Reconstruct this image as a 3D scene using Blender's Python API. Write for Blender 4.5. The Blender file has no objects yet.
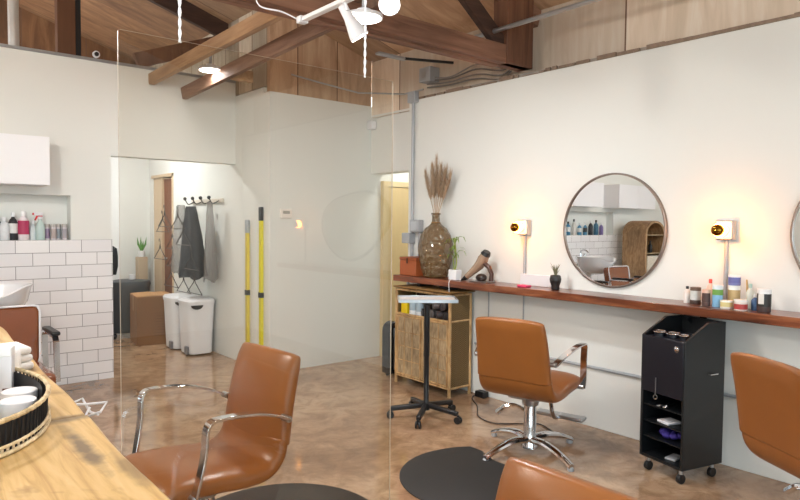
import bpy, bmesh, math, random
from math import sin, cos, pi, radians, sqrt
from mathutils import Vector, Matrix
random.seed(7)
SC = bpy.context.scene
COL = SC.collection

# ------------------------------------------------------------------ materials
def hexc(h, a=1.0):
    h = h.lstrip('#'); v = [int(h[i:i+2], 16)/255 for i in (0, 2, 4)]
    return tuple([(c/12.92 if c <= .04045 else ((c+.055)/1.055)**2.4) for c in v]+[a])

def newmat(name):
    m = bpy.data.materials.new(name); m.use_nodes = True
    nt = m.node_tree; b = nt.nodes['Principled BSDF']
    return m, nt, b

def noise_to(nt, scale, detail=4, vec_scale=(1, 1, 1), rough=.55, distort=0):
    tc = nt.nodes.new('ShaderNodeTexCoord'); mp = nt.nodes.new('ShaderNodeMapping')
    mp.inputs['Scale'].default_value = vec_scale
    n = nt.nodes.new('ShaderNodeTexNoise'); n.inputs['Scale'].default_value = scale
    n.inputs['Detail'].default_value = detail; n.inputs['Roughness'].default_value = rough
    n.inputs['Distortion'].default_value = distort
    nt.links.new(tc.outputs['Object'], mp.inputs[0]); nt.links.new(mp.outputs[0], n.inputs[0])
    return n

def ramp(nt, src, stops):
    r = nt.nodes.new('ShaderNodeValToRGB'); e = r.color_ramp.elements
    while len(e) < len(stops): e.new(.5)
    for i, (p, c) in enumerate(stops):
        e[i].position = p; e[i].color = hexc(c)
    nt.links.new(src, r.inputs[0]); return r

def bump(nt, src, b, strength=.2, dist=.01):
    bp = nt.nodes.new('ShaderNodeBump'); bp.inputs['Strength'].default_value = strength
    bp.inputs['Distance'].default_value = dist
    nt.links.new(src, bp.inputs['Height']); nt.links.new(bp.outputs[0], b.inputs['Normal'])

def M(name, col, rough=.5, metal=0., var=0., scale=6., bmp=0., bscale=60., spec=.5, coat=0., vs=(1, 1, 1)):
    """plain procedural material: base colour with a little noise variation"""
    m, nt, b = newmat(name)
    c = hexc(col); b.inputs['Roughness'].default_value = rough; b.inputs['Metallic'].default_value = metal
    b.inputs['Specular IOR Level'].default_value = spec
    b.inputs['Coat Weight'].default_value = coat
    n = noise_to(nt, scale, vec_scale=vs)
    mx = nt.nodes.new('ShaderNodeMix'); mx.data_type = 'RGBA'
    mx.inputs['A'].default_value = tuple([x*(1-var) for x in c[:3]]+[1])
    mx.inputs['B'].default_value = tuple([min(1, x*(1+var)) for x in c[:3]]+[1])
    nt.links.new(n.outputs[0], mx.inputs['Factor']); nt.links.new(mx.outputs['Result'], b.inputs['Base Color'])
    if bmp:
        n2 = noise_to(nt, bscale, 3); bump(nt, n2.outputs[0], b, bmp, .003)
    return m

def Mwood(name, dark, mid, light, axis='y', scale=3., rough=.45, stretch=12, bmp=.1, coat=0.):
    m, nt, b = newmat(name)
    s = {'x': (1, stretch, stretch), 'y': (stretch, 1, stretch), 'z': (stretch, stretch, 1)}[axis]
    n = noise_to(nt, scale, 6, s, .6, .6)
    r = ramp(nt, n.outputs[0], [(.30, dark), (.5, mid), (.70, light)])
    n2 = noise_to(nt, scale*.35, 3, (1, 1, 1))
    r2 = ramp(nt, n2.outputs[0], [(.3, 'b0b0b0'), (.6, 'ffffff')])
    mx = nt.nodes.new('ShaderNodeMix'); mx.data_type = 'RGBA'; mx.blend_type = 'MULTIPLY'; mx.inputs['Factor'].default_value = .8
    nt.links.new(r.outputs[0], mx.inputs['A']); nt.links.new(r2.outputs[0], mx.inputs['B'])
    nt.links.new(mx.outputs['Result'], b.inputs['Base Color'])
    b.inputs['Roughness'].default_value = rough; b.inputs['Coat Weight'].default_value = coat
    bump(nt, n.outputs[0], b, bmp, .004)
    return m

def Mglass(name, tint='ffffff', refl_ior=1.5, rough=0.):
    """thin clear sheet or vessel wall: transparent plus a fresnel reflection"""
    m = bpy.data.materials.new(name); m.use_nodes = True; nt = m.node_tree
    nt.nodes.clear()
    o = nt.nodes.new('ShaderNodeOutputMaterial'); mx = nt.nodes.new('ShaderNodeMixShader')
    t = nt.nodes.new('ShaderNodeBsdfTransparent'); t.inputs[0].default_value = hexc(tint)
    g = nt.nodes.new('ShaderNodeBsdfGlossy'); g.inputs['Roughness'].default_value = rough
    f = nt.nodes.new('ShaderNodeFresnel'); f.inputs[0].default_value = refl_ior
    ge = nt.nodes.new('ShaderNodeNewGeometry'); sb = nt.nodes.new('ShaderNodeMath'); sb.operation = 'SUBTRACT'; sb.inputs[0].default_value = 1
    nt.links.new(ge.outputs['Backfacing'], sb.inputs[1]); mu = nt.nodes.new('ShaderNodeMath'); mu.operation = 'MULTIPLY'
    nt.links.new(f.outputs[0], mu.inputs[0]); nt.links.new(sb.outputs[0], mu.inputs[1])
    nt.links.new(mu.outputs[0], mx.inputs[0]); nt.links.new(t.outputs[0], mx.inputs[1]); nt.links.new(g.outputs[0], mx.inputs[2])
    nt.links.new(mx.outputs[0], o.inputs[0]); return m

def Memit(name, col, strength):
    m, nt, b = newmat(name); b.inputs['Base Color'].default_value = hexc(col)
    b.inputs['Emission Color'].default_value = hexc(col); b.inputs['Emission Strength'].default_value = strength
    return m

def Mply(name, dark, mid, light, board=.6, axis='x', grain='z', scale=1.4):
    """plywood sheets: wavy grain and thin dark seams"""
    m, nt, b = newmat(name)
    s = {'x': (1, 7, 7), 'y': (7, 1, 7), 'z': (7, 7, 1)}[grain]
    n = noise_to(nt, scale, 5, s, .6, 1.2)
    r = ramp(nt, n.outputs[0], [(.3, dark), (.5, mid), (.7, light)])
    tc = nt.nodes.new('ShaderNodeTexCoord'); sp = nt.nodes.new('ShaderNodeSeparateXYZ')
    nt.links.new(tc.outputs['Object'], sp.inputs[0])
    dv = nt.nodes.new('ShaderNodeMath'); dv.operation = 'DIVIDE'; dv.inputs[1].default_value = board
    nt.links.new(sp.outputs['XYZ'.index(axis.upper())], dv.inputs[0])
    fr = nt.nodes.new('ShaderNodeMath'); fr.operation = 'FRACT'; nt.links.new(dv.outputs[0], fr.inputs[0])
    lt = nt.nodes.new('ShaderNodeMath'); lt.operation = 'GREATER_THAN'; lt.inputs[1].default_value = .012/board
    nt.links.new(fr.outputs[0], lt.inputs[0])
    fl = nt.nodes.new('ShaderNodeMath'); fl.operation = 'FLOOR'; nt.links.new(dv.outputs[0], fl.inputs[0])
    wn = nt.nodes.new('ShaderNodeTexWhiteNoise'); wn.noise_dimensions = '1D'; nt.links.new(fl.outputs[0], wn.inputs['W'])
    rv = ramp(nt, wn.outputs['Value'], [(0, 'cfcfcf'), (1, 'ffffff')])
    mx = nt.nodes.new('ShaderNodeMix'); mx.data_type = 'RGBA'; mx.blend_type = 'MULTIPLY'; mx.inputs['Factor'].default_value = 1
    nt.links.new(r.outputs[0], mx.inputs['A']); nt.links.new(rv.outputs[0], mx.inputs['B'])
    m2 = nt.nodes.new('ShaderNodeMix'); m2.data_type = 'RGBA'; m2.inputs['A'].default_value = hexc('6b4e3a')
    nt.links.new(lt.outputs[0], m2.inputs['Factor']); nt.links.new(mx.outputs['Result'], m2.inputs['B'])
    nt.links.new(m2.outputs['Result'], b.inputs['Base Color']); b.inputs['Roughness'].default_value = .65
    return m

def mat_floor():
    m, nt, b = newmat('stained_concrete')
    n = noise_to(nt, 1.1, 8, rough=.62, distort=.5)
    r = ramp(nt, n.outputs[0], [(.32, '8a6b50'), (.46, 'ab8b6f'), (.60, 'bea184'), (.74, 'cbb195')])
    n2 = noise_to(nt, 6, 6, rough=.7, distort=1.0)
    r2 = ramp(nt, n2.outputs[0], [(.35, 'c4bcb2'), (.6, 'ffffff')])
    mx = nt.nodes.new('ShaderNodeMix'); mx.data_type = 'RGBA'; mx.blend_type = 'MULTIPLY'; mx.inputs['Factor'].default_value = .8
    nt.links.new(r.outputs[0], mx.inputs['A']); nt.links.new(r2.outputs[0], mx.inputs['B'])
    nt.links.new(mx.outputs['Result'], b.inputs['Base Color'])
    r3 = ramp(nt, n2.outputs[0], [(.3, '5a5a5a'), (.7, '383838')])
    nt.links.new(r3.outputs[0], b.inputs['Roughness'])
    b.inputs['Specular IOR Level'].default_value = .6
    bump(nt, n2.outputs[0], b, .04, .004)
    return m

def mat_tile():
    m, nt, b = newmat('white_wall_tile')
    tc = nt.nodes.new('ShaderNodeTexCoord'); sp = nt.nodes.new('ShaderNodeSeparateXYZ'); cb = nt.nodes.new('ShaderNodeCombineXYZ')
    nt.links.new(tc.outputs['Object'], sp.inputs[0]); nt.links.new(sp.outputs[0], cb.inputs[0]); nt.links.new(sp.outputs[2], cb.inputs[1])
    br = nt.nodes.new('ShaderNodeTexBrick'); br.inputs['Scale'].default_value = 1
    br.inputs['Brick Width'].default_value = .25; br.inputs['Row Height'].default_value = .1085
    br.inputs['Mortar Size'].default_value = .0026; br.inputs['Mortar Smooth'].default_value = .1
    br.inputs['Color1'].default_value = hexc('eeedee'); br.inputs['Color2'].default_value = hexc('e4e3e6')
    br.inputs['Mortar'].default_value = hexc('8f8d90'); br.offset = .5
    nt.links.new(cb.outputs[0], br.inputs[0]); nt.links.new(br.outputs[0], b.inputs['Base Color'])
    b.inputs['Roughness'].default_value = .18
    inv = nt.nodes.new('ShaderNodeMath'); inv.operation = 'SUBTRACT'; inv.inputs[0].default_value = 1
    nt.links.new(br.outputs['Fac'], inv.inputs[1]); bump(nt, inv.outputs[0], b, .35, .003)
    return m

WHITE_WALL = M('white_painted_wall', 'e2e3df', .7, var=.03, scale=1.2, bmp=.12, bscale=14)
FLOOR = mat_floor(); TILE = mat_tile()
PLY = Mply('plywood_light', 'e2ceb6', 'eedac4', 'f6e8d6', 2.44, 'y', 'z')
PLYX = Mply('plywood_gable', 'ad8a6c', 'c6a486', 'd8b999', .45, 'x', 'z', 1.2)
PLYROOF = Mply('plywood_roof', 'a98768', 'c4a080', 'd6b592', 1.22, 'y', 'x', 1.0)
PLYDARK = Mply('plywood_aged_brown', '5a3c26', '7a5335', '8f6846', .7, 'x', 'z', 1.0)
PLYPALE = Mply('plywood_whitewashed', 'b3a28c', 'cbbca6', 'ddd0bc', .3, 'y', 'z', 1.0)
BEAM = Mwood('old_beam_wood', '6d4836', '916751', 'a67c63', 'x', 1.6, .7)
BEAMY = Mwood('old_beam_wood_long', '775443', '98745f', 'ae8b73', 'y', 1.6, .7)
BEAMZ = Mwood('old_post_wood', '5e3b28', '7c523b', '8e6449', 'z', 1.6, .7)
BEAMLT = Mwood('fresh_lumber', '9a7757', 'b8926e', 'cba883', 'y', 1.6, .65)
BEAMDK = Mwood('dark_stained_beam', '35211a', '4c3226', '614233', 'x', 1.6, .7)
LEDGEW = Mwood('redwood_ledge', '3f1d10', '84462a', 'b3714a', 'y', 2.2, .28, 9, .1, .3)
COUNTERW = None
LEATHER = M('caramel_leather', '8d5526', .33, var=.12, scale=5, bmp=.08, bscale=120, spec=.5)
LEATHER2 = M('brown_leather', '7a4222', .2, var=.15, scale=5, bmp=.6, bscale=16, coat=.6)
CHROME = M('chrome', 'd8d8dc', .08, 1., .02)
CHROME2 = M('brushed_steel', 'b4b6ba', .28, 1., .04)
BLACK = M('black_plastic', '141518', .4, var=.1)
BLACKG = M('black_gloss_panel', '050a18', .4, var=.1, spec=.6)
BLACKS = M('black_satin_panel', '111417', .4, var=.1)
RUBBER = M('black_rubber_mat', '252322', .62, var=.25, scale=4, bmp=.15, bscale=200)
WHITEP = M('white_plastic', 'e6e6ea', .35, var=.02)
WHITEC = M('white_cabinet_lacquer', 'eeeef2', .4, var=.01)
CERAM = M('white_ceramic', 'e8e9ec', .12, var=.01)
GALV = M('galvanised_metal', 'a9adb0', .35, .8, .1, 20)
GREYM = M('grey_painted_metal', 'a7abb0', .45, .2, .05)
ZINC = M('zinc_duct', 'c4c2be', .38, .45, .15, 9)
CARD = M('cardboard', '8c6440', .8, var=.12, scale=3)
CARDD = M('cardboard_print', '6b4527', .8)
RATTAN = Mwood('rattan_pole', 'a87d4c', 'cba472', 'dfc08e', 'z', 9, .5, 3)
CANE = Mwood('split_cane', '8f7656', 'b39b78', 'd2bc98', 'z', 14, .6, 8)
GLASS = Mglass('clear_glass', 'eef3f2', 1.45)
ACRYL = Mglass('clear_acrylic', 'f9f8f5', 1.8)
ACRYLEDGE = M('polished_acrylic_edge', 'b9aa9a', .3, var=.02)
MIRROR = M('mirror_silver', 'eef2f4', .01, 1., 0.)
MFRAME = M('brushed_bronze_frame', '8d8078', .35, .7, .05)
YELLOW = M('yellow_level_body', 'ddd02a', .4, var=.04)
YELLOW2 = M('pale_yellow_level_body', 'd8c24a', .4, var=.04)
BULB = Memit('warm_bulb_glow', 'ff9c36', 56)
SPOTG = Memit('spot_lamp_face', 'fff4e6', 22)
LEDG = Memit('led_disc_face', 'fff6ee', 12)
BRASS = M('gold_mirror_tip', '8a6420', .12, 1., .05)

# ------------------------------------------------------------------ mesh builder
class MB:
    def __init__(s): s.bm = bmesh.new(); s.mi = 0
    def _face(s, vs, sm=True):
        try:
            f = s.bm.faces.new(vs); f.material_index = s.mi; f.smooth = sm; return f
        except ValueError: return None
    def box(s, x0, x1, y0, y1, z0, z1, mat=None):
        v = [Vector((x, y, z)) for z in (z0, z1) for y in (y0, y1) for x in (x0, x1)]
        if mat is not None: v = [mat @ p for p in v]
        v = [s.bm.verts.new(p) for p in v]
        for q in ((0, 2, 3, 1), (4, 5, 7, 6), (0, 1, 5, 4), (2, 6, 7, 3), (0, 4, 6, 2), (1, 3, 7, 5)):
            s._face([v[i] for i in q])
        return s
    def bar(s, a, b, w, h, up=(0, 0, 1)):
        """rectangular bar from a to b, w across, h along up"""
        a = Vector(a); b = Vector(b); d = (b-a).normalized(); u = Vector(up)
        r = d.cross(u); r = r.normalized() if r.length > 1e-5 else Vector((1, 0, 0)); u = r.cross(d)
        v = []
        for p in (a, b):
            for i, j in ((-1, -1), (1, -1), (1, 1), (-1, 1)): v.append(s.bm.verts.new(p+r*i*w/2+u*j*h/2))
        for q in ((0, 3, 2, 1), (4, 5, 6, 7), (0, 1, 5, 4), (1, 2, 6, 5), (2, 3, 7, 6), (3, 0, 4, 7)):
            s._face([v[i] for i in q])
        return s
    def tube(s, pts, r, n=10, cap=True, closed=False, flat=None):
        """sweep a circle (or flat=(w,h) rectangle) through pts; r number or list"""
        P = [Vector(p) for p in pts]; N = len(P)
        rs = r if isinstance(r, (list, tuple)) else [r]*N
        rings = []; prev = None
        for i, p in enumerate(P):
            if closed: t = P[(i+1) % N]-P[i-1]
            else: t = P[min(i+1, N-1)]-P[max(i-1, 0)]
            t = t.normalized() if t.length > 1e-9 else Vector((0, 0, 1))
            if prev is None:
                ref = Vector((0, 0, 1)) if abs(t.z) < .9 else Vector((1, 0, 0))
                if flat and len(flat) > 2: ref = Vector(flat[2])
                x = ref.cross(t).normalized()
            else:
                x = (prev-t*prev.dot(t)); x = x.normalized() if x.length > 1e-6 else prev
            if flat and len(flat) > 2: x = Vector(flat[2]); x = (x-t*x.dot(t)).normalized()
            prev = x; y = t.cross(x)
            if flat:
                ring = [p+x*a*flat[0]/2+y*b*flat[1]/2 for a, b in ((-1, -1), (1, -1), (1, 1), (-1, 1))]
            else:
                ring = [p+x*cos(2*pi*k/n)*rs[i]+y*sin(2*pi*k/n)*rs[i] for k in range(n)]
            rings.append([s.bm.verts.new(q) for q in ring])
        s.skin(rings, closed, cap); return s
    def skin(s, rings, closed=False, cap=True):
        n = len(rings[0])
        for i in range(len(rings) if closed else len(rings)-1):
            a, b = rings[i], rings[(i+1) % len(rings)]
            for k in range(n): s._face([a[k], a[(k+1) % n], b[(k+1) % n], b[k]])
        if cap and not closed:
            s._face(rings[0][::-1]); s._face(rings[-1])
    def cyl(s, a, b, r, r2=None, n=20, cap=True):
        return s.tube([a, b], [r, r if r2 is None else r2], n, cap)
    def lathe(s, prof, n=28, o=(0, 0, 0), cap=True, sx=1, sy=1, mat=None):
        o = Vector(o); rings = []
        for r, z in prof:
            ring = []
            for k in range(n):
                p = Vector((cos(2*pi*k/n)*r*sx, sin(2*pi*k/n)*r*sy, z))
                if mat is not None: p = mat @ p
                ring.append(s.bm.verts.new(p+o))
            rings.append(ring)
        s.skin(rings, False, cap); return s
    def prism(s, poly, h0, h1, plane='xy', mat=None):
        """extrude polygon; plane xy -> heights z; xz -> along y; yz -> along x"""
        def P(a, b, h):
            v = Vector({'xy': (a, b, h), 'xz': (a, h, b), 'yz': (h, a, b)}[plane])
            return mat @ v if mat is not None else v
        A = [s.bm.verts.new(P(a, b, h0)) for a, b in poly]; B = [s.bm.verts.new(P(a, b, h1)) for a, b in poly]
        n = len(poly)
        for k in range(n): s._face([A[k], A[(k+1) % n], B[(k+1) % n], B[k]])
        s._face(A[::-1]); s._face(B); return s
    def ball(s, c, r, n=16, m=10, sx=1, sy=1, sz=1):
        return s.lathe([(max(1e-4, r*sin(pi*i/m)), -r*cos(pi*i/m)*sz) for i in range(m+1)], n, c, False, sx, sy)
    def obj(s, name, mats, parent=None, bevel=0, subsurf=0, angle=35, loc=None):
        bmesh.ops.recalc_face_normals(s.bm, faces=s.bm.faces)
        me = bpy.data.meshes.new(name)
        off = Vector(loc) if loc is not None else None
        if off is not None: bmesh.ops.translate(s.bm, verts=s.bm.verts, vec=-off)
        s.bm.to_mesh(me); s.bm.free()
        for m in (mats if isinstance(mats, (list, tuple)) else [mats]): me.materials.append(m)
        me.set_sharp_from_angle(angle=radians(angle))
        o = bpy.data.objects.new(name, me); COL.objects.link(o)
        if off is not None: o.location = off
        if parent: o.parent = parent
        if bevel:
            b = o.modifiers.new('Bevel', 'BEVEL'); b.width = bevel; b.segments = 2; b.limit_method = 'ANGLE'; b.angle_limit = radians(40)
            b.harden_normals = False
        if subsurf:
            b = o.modifiers.new('Subsurf', 'SUBSURF'); b.levels = subsurf; b.render_levels = subsurf
        return o

def tag(o, label, cat, group=None, kind=None):
    o['label'] = label; o['category'] = cat
    if group: o['group'] = group
    if kind: o['kind'] = kind
    return o
def thing(name, label, cat, loc=(0, 0, 0), rz=0, group=None):
    o = bpy.data.objects.new(name, None); o.empty_display_size = .1; COL.objects.link(o)
    o.location = loc; o.rotation_euler = (0, 0, rz); return tag(o, label, cat, group)
def struct(o): o['kind'] = 'structure'; return o
def copy_tree(o, parent=None):
    kids = list(o.children); c = o.copy(); COL.objects.link(c)
    if parent: c.parent = parent
    for k in kids: copy_tree(k, c)
    return c
def rotz(a): return Matrix.Rotation(a, 4, 'Z')
def bz(p0, p1, p2, p3, n=10):
    p0, p1, p2, p3 = map(Vector, (p0, p1, p2, p3)); out = []
    for i in range(n+1):
        t = i/n; out.append(p0*(1-t)**3+p1*3*t*(1-t)**2+p2*3*t*t*(1-t)+p3*t**3)
    return out
def cat_pts(pts, n=6):
    """catmull-rom through points"""
    P = [Vector(p) for p in pts]; P = [P[0]*2-P[1]]+P+[P[-1]*2-P[-2]]; out = []
    for i in range(1, len(P)-2):
        for k in range(n):
            t = k/n; a, b, c, d = P[i-1:i+3]
            out.append(.5*((2*b)+(c-a)*t+(2*a-5*b+4*c-d)*t*t+(3*b-a-3*c+d)*t**3))
    out.append(P[-2]); return out

# ------------------------------------------------------------------ room
XR = 3.874; YF = 6.06; YB = -5.0; XL = -4.4
RO = lambda x: 4.329-.31*x if x > -.3 else 4.329+.31*(x+.6)      # underside of the roof
struct(MB().box(XL-.2, 6.0, YB-.2, 9.2, -.12, 0).obj('floor', FLOOR))
struct(MB().box(XR, XR+.16, YB, 4.55, 0, 2.55).obj('wall_right', WHITE_WALL, bevel=.004))
struct(MB().box(4.03, 4.19, 4.55, 5.34, 1.93, 2.50).obj('wall_right_soffit', WHITE_WALL))
struct(MB().box(4.03, 4.19, 4.44, 4.55, 0, 2.50).obj('wall_right_return', WHITE_WALL))
# plywood knee wall over the painted wall
struct(MB().prism([(YB, 2.552), (5.34, 2.505), (5.34, 3.16), (YB, 3.16)], 4.035, 4.10, 'yz').obj('wall_right_upper', PLY))
struct(MB().prism([(YB, 2.552), (4.55, 2.552), (4.55, 2.575), (YB, 2.575)], 3.89, 4.034, 'yz').obj('trim_1', M('plaster_edge_grey', '9c938a', .8, var=.3, scale=20)))
# rough broken edge of plaster along the wall top
mb = MB(); y = -.5; rnd = random.Random(3)
while y < 4.5:
    l = rnd.uniform(.03, .16); h = rnd.uniform(.004, .03) if y > 2 else rnd.uniform(.018, .024)
    mb.box(XR-.004, XR+.02, y, y+l, 2.5505, 2.551+h); y += l*(1.0 if y < 2 else rnd.uniform(1, 1.5))
struct(mb.obj('trim_2', M('broken_plaster_brown', '8a7666', .9, var=.5, scale=25)))
# jutting utility box: front wall and its left side wall, plywood above
struct(MB().box(2.86, 4.9, 5.34, 5.46, 0, 2.625).obj('wall_corner_front', WHITE_WALL))
struct(MB().box(2.86, 2.98, 5.46, 7.83, 0, 2.68).obj('wall_corner_side', WHITE_WALL))
struct(MB().box(2.86, 2.98, 7.83, 8.52, 1.97, 2.68).obj('wall_corner_side_lintel', WHITE_WALL))
struct(MB().box(2.86, 2.98, 8.52, 8.66, 0, 2.68).obj('wall_corner_side_end', WHITE_WALL))
struct(MB().prism([(2.862, 2.628), (4.034, 2.51), (4.034, 3.08), (2.862, 3.443)], 5.345, 5.40, 'xz').obj('wall_corner_front_upper', PLYX))
struct(MB().prism([(5.40, 2.69), (8.66, 2.69), (8.66, 3.443), (5.40, 3.443)], 2.864, 2.93, 'yz').obj('wall_corner_side_upper', PLYPALE))
# far wall with wide doorway and the bottle niche
mb = MB(); NY = YF+.13
mb.box(-3.6, 1.667, YF, YF+.13, 1.632, 2.81); mb.box(1.333, 1.667, YF, YF+.13, 1.25, 1.632); mb.box(-3.6, -2.03, YF, YF+.13, 1.25, 1.632)
mb.box(XL, -3.6, YF, YF+.13, 1.25, 2.81)
mb.box(XL, 1.66, YF, YF+.13, 0, 1.25); mb.box(-2.1, 1.4, YF+.13, YF+.17, 1.2, 1.7)
mb.box(1.667, 2.859, YF, YF+.13, 2.0, 2.81)
struct(mb.obj('wall_far', WHITE_WALL))
struct(MB().box(XL, 1.669, YF-.012, YF, 0, 1.25).obj('wall_far_tiles', TILE, bevel=.002, loc=(1.663-.0, YF, .165-.1085*2)))
bpy.data.objects['wall_far_tiles'].location
struct(MB().box(XL, 2.86, YF-.01, YF+.13, 2.811, 2.835).obj('trim_3', GALV))
# hallway behind
struct(MB().box(.9, 4.9, 8.66, 8.8, 0, 2.68).obj('wall_hall_end', WHITE_WALL))
struct(MB().box(.9, 1.0, YF+.18, 8.66, 0, 2.68).obj('wall_hall_left', WHITE_WALL))
struct(MB().prism([(-4.6, 2.3), (4.9, 2.3), (4.9, RO(4.9)), (-.3, RO(-.3)), (-4.6, RO(-4.6))], 8.67, 8.75, 'xz').obj('wall_far_gable', PLYDARK))
t = struct(MB().box(2.90, 2.94, 7.84, 8.22, .01, 1.95).obj('door_2', M('brown_hall_door', '7b4a30', .5, var=.1)))
k = MB().tube([(2.899, 8.12, .95), (2.86, 8.12, .95), (2.86, 8.05, .95)], .009).obj('handle', CHROME2, t); 
mb = MB(); mb.box(2.85, 2.99, 7.79, 7.83, 0, 2.0); mb.box(2.87, 2.99, 8.225, 8.56, 0, 1.97); mb.box(2.85, 2.99, 7.79, 8.56, 1.97, 2.01)
struct(mb.obj('trim_4', M('beige_door_casing', 'cdb597', .5)))
# pale wooden door in the recess right of the box
t = struct(MB().box(4.235, 4.90, 5.30, 5.338, 0.01, 1.80).obj('door_1', M('blond_veneer_door', 'd8bf8c', .45, var=.06, vs=(8, 8, 1)), bevel=.003))
mb = MB(); mb.box(4.16, 4.23, 5.29, 5.339, 0, 1.86); mb.box(4.23, 4.95, 5.29, 5.339, 1.805, 1.86)
struct(mb.obj('trim_5', M('blond_door_casing', 'dcc79a', .5)))
struct(MB().box(4.9, 5.0, 4.2, 5.34, 0, 2.6).obj('wall_recess', WHITE_WALL))
struct(MB().box(4.19, 5.0, 4.3, 4.4, 0, 2.6).obj('wall_recess_near', WHITE_WALL))
struct(MB().box(4.03, 5.0, 4.3, 5.34, 2.51, 2.53).obj('ceiling_recess', WHITE_WALL))
# roof
def slab(x0, x1, y0, y1):
    return MB().prism([(x0, RO(x0)), (x1, RO(x1)), (x1, RO(x1)+.05), (x0, RO(x0)+.05)], y0, y1, 'xz')
DARKROOF = Mply('plywood_roof_darker', '735139', '8d6749', 'a37a58', 1.22, 'y', 'x', 1.0)  # darker copy of the roof plywood, for the ceiling beyond the far wall
struct(slab(-.3, 4.6, YB-.2, 6.24).obj('ceiling', PLYROOF)); struct(slab(-4.7, -.3, YB-.2, 6.24).obj('ceiling_left', PLYROOF))
struct(slab(-.3, 4.6, 6.241, 9.0).obj('ceiling_hall', DARKROOF)); struct(slab(-4.7, -.3, 6.241, 9.0).obj('ceiling_hall_left', DARKROOF))
# left wall, back wall; storefront windows out of view, added to let daylight in
WIN = [(-3.9, -2.3), (-2.0, -.4), (-.2, 1.1)]
mb = MB(); mb.box(XL-.16, XL, -1.3, YF+.2, 0, 3.1); mb.box(XL-.16, XL, YB, -4.6, 0, 3.1); mb.box(XL-.16, XL, -1.3, -1.1, 0, 3.1)
mb.box(XL-.16, XL, -4.6, .6, 0, .3); mb.box(XL-.16, XL, -4.6, .6, 2.9, 3.1)
struct(mb.obj('wall_left', WHITE_WALL))
for i, (a, b) in enumerate([(-4.6, -1.3)]):
    mb = MB()
    for q in (a, b-.05, a+(b-a)/3, a+(b-a)*2/3): mb.box(XL-.11, XL-.05, q, q+.05, .3, 2.9)
    for q in (.3, 2.0, 2.85): mb.box(XL-.105, XL-.055, a, b, q, q+.05)
    f = struct(mb.obj('window_%d' % (i+4), BLACK))
    MB().box(XL-.084, XL-.078, a+.02, b-.02, .32, 2.88).obj('window_pane', GLASS, f)
mb = MB()
xs = [XL]+[v for w in WIN for v in w]+[XR]
for i in range(0, len(xs), 2): mb.box(xs[i], xs[i+1], YB-.15, YB, 0, 2.8)
for a, b in WIN: mb.box(a, b, YB-.15, YB, 0, .35); mb.box(a, b, YB-.16, YB, 2.75, 2.8)
mb.prism([(XL-.2, 2.76), (4.2, 2.76), (4.2, RO(4.2)), (-.3, RO(-.3)), (XL-.2, RO(XL-.2))], YB-.32, YB-.16, 'xz'); mb.box(XR, 4.2, YB-.32, YB, 0, 3.2)
struct(mb.obj('wall_back', WHITE_WALL))
for i, (a, b) in enumerate(WIN):
    mb = MB(); z0, z1 = .35, 2.75
    for q in (a, b-.05, (a+b)/2-.025): mb.box(q, q+.05, YB-.11, YB-.05, z0, z1)
    for q in (z0, z1-.05, 1.9): mb.box(a, b, YB-.105, YB-.055, q, q+.05)
    f = struct(mb.obj('window_%d' % (i+1), BLACK))
    MB().box(a+.02, b-.02, YB-.084, YB-.078, z0+.02, z1-.02).obj('window_pane', GLASS, f)

# ------------------------------------------------------------------ roof timber
TY = 3.20
t = thing('roof_truss', 'brown timber roof truss crossing the room and ending in a post at the right wall', 'truss', (0, TY, 0))
MB().box(XL, 3.905, -.05, .02, 2.600, 2.735).obj('bottom_chord', BEAM, t, bevel=.006)
MB().box(XL, 3.60, .022, .075, 2.585, 2.62).obj('chord_edge_board', BEAM, t, bevel=.004)
MB().box(3.61, 3.905, -.06, .08, 2.60, 3.12).obj('post', BEAMZ, t, bevel=.006)
MB().bar((3.66, .0, 2.70), (2.55, 0, 3.50), .05, .12).obj('web', BEAMDK, t, bevel=.005)
MB().bar((2.46, .0, 2.72), (2.05, 0, 3.62), .05, .13).obj('web', BEAM, t, bevel=.005)
MB().bar((1.45, .0, 2.68), (2.35, 0, 3.50), .05, .12).obj('web', BEAM, t, bevel=.005)
MB().bar((4.02, 0, RO(4.02)-.075), (-.3, 0, RO(-.3)-.075), .06, .14).obj('top_chord', BEAM, t, bevel=.005)
MB().bar((-.3, 0, RO(-.3)-.075), (XL, 0, RO(XL)-.075), .06, .14).obj('top_chord', BEAM, t, bevel=.005)
t = thing('roof_truss', 'dark timber truss standing above the white far wall with a broad post', 'truss', (0, 6.26, 0))
MB().bar((2.86, 0, RO(2.86)-.085), (-.3, 0, RO(-.3)-.085), .06, .17).obj('top_chord', BEAMDK, t, bevel=.005)
MB().bar((-.3, 0, RO(-.3)-.085), (XL, 0, RO(XL)-.085), .06, .17).obj('top_chord', BEAMDK, t, bevel=.005)
MB().box(1.28, 1.425, -.05, .05, 2.84, 3.78).obj('post', M('aged_dark_post', '5d3a22', .7, var=.2, vs=(8, 8, 1), scale=3), t, bevel=.005)
MB().box(1.43, 1.475, -.02, .06, 2.84, 3.77).obj('dark_gap_strip', BLACK, t)  # black strip stands in for the dark gap beside the post
MB().bar((1.95, 0, 2.92), (2.80, 0, 3.25), .05, .14).obj('web', BEAMZ, t, bevel=.005)
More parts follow.
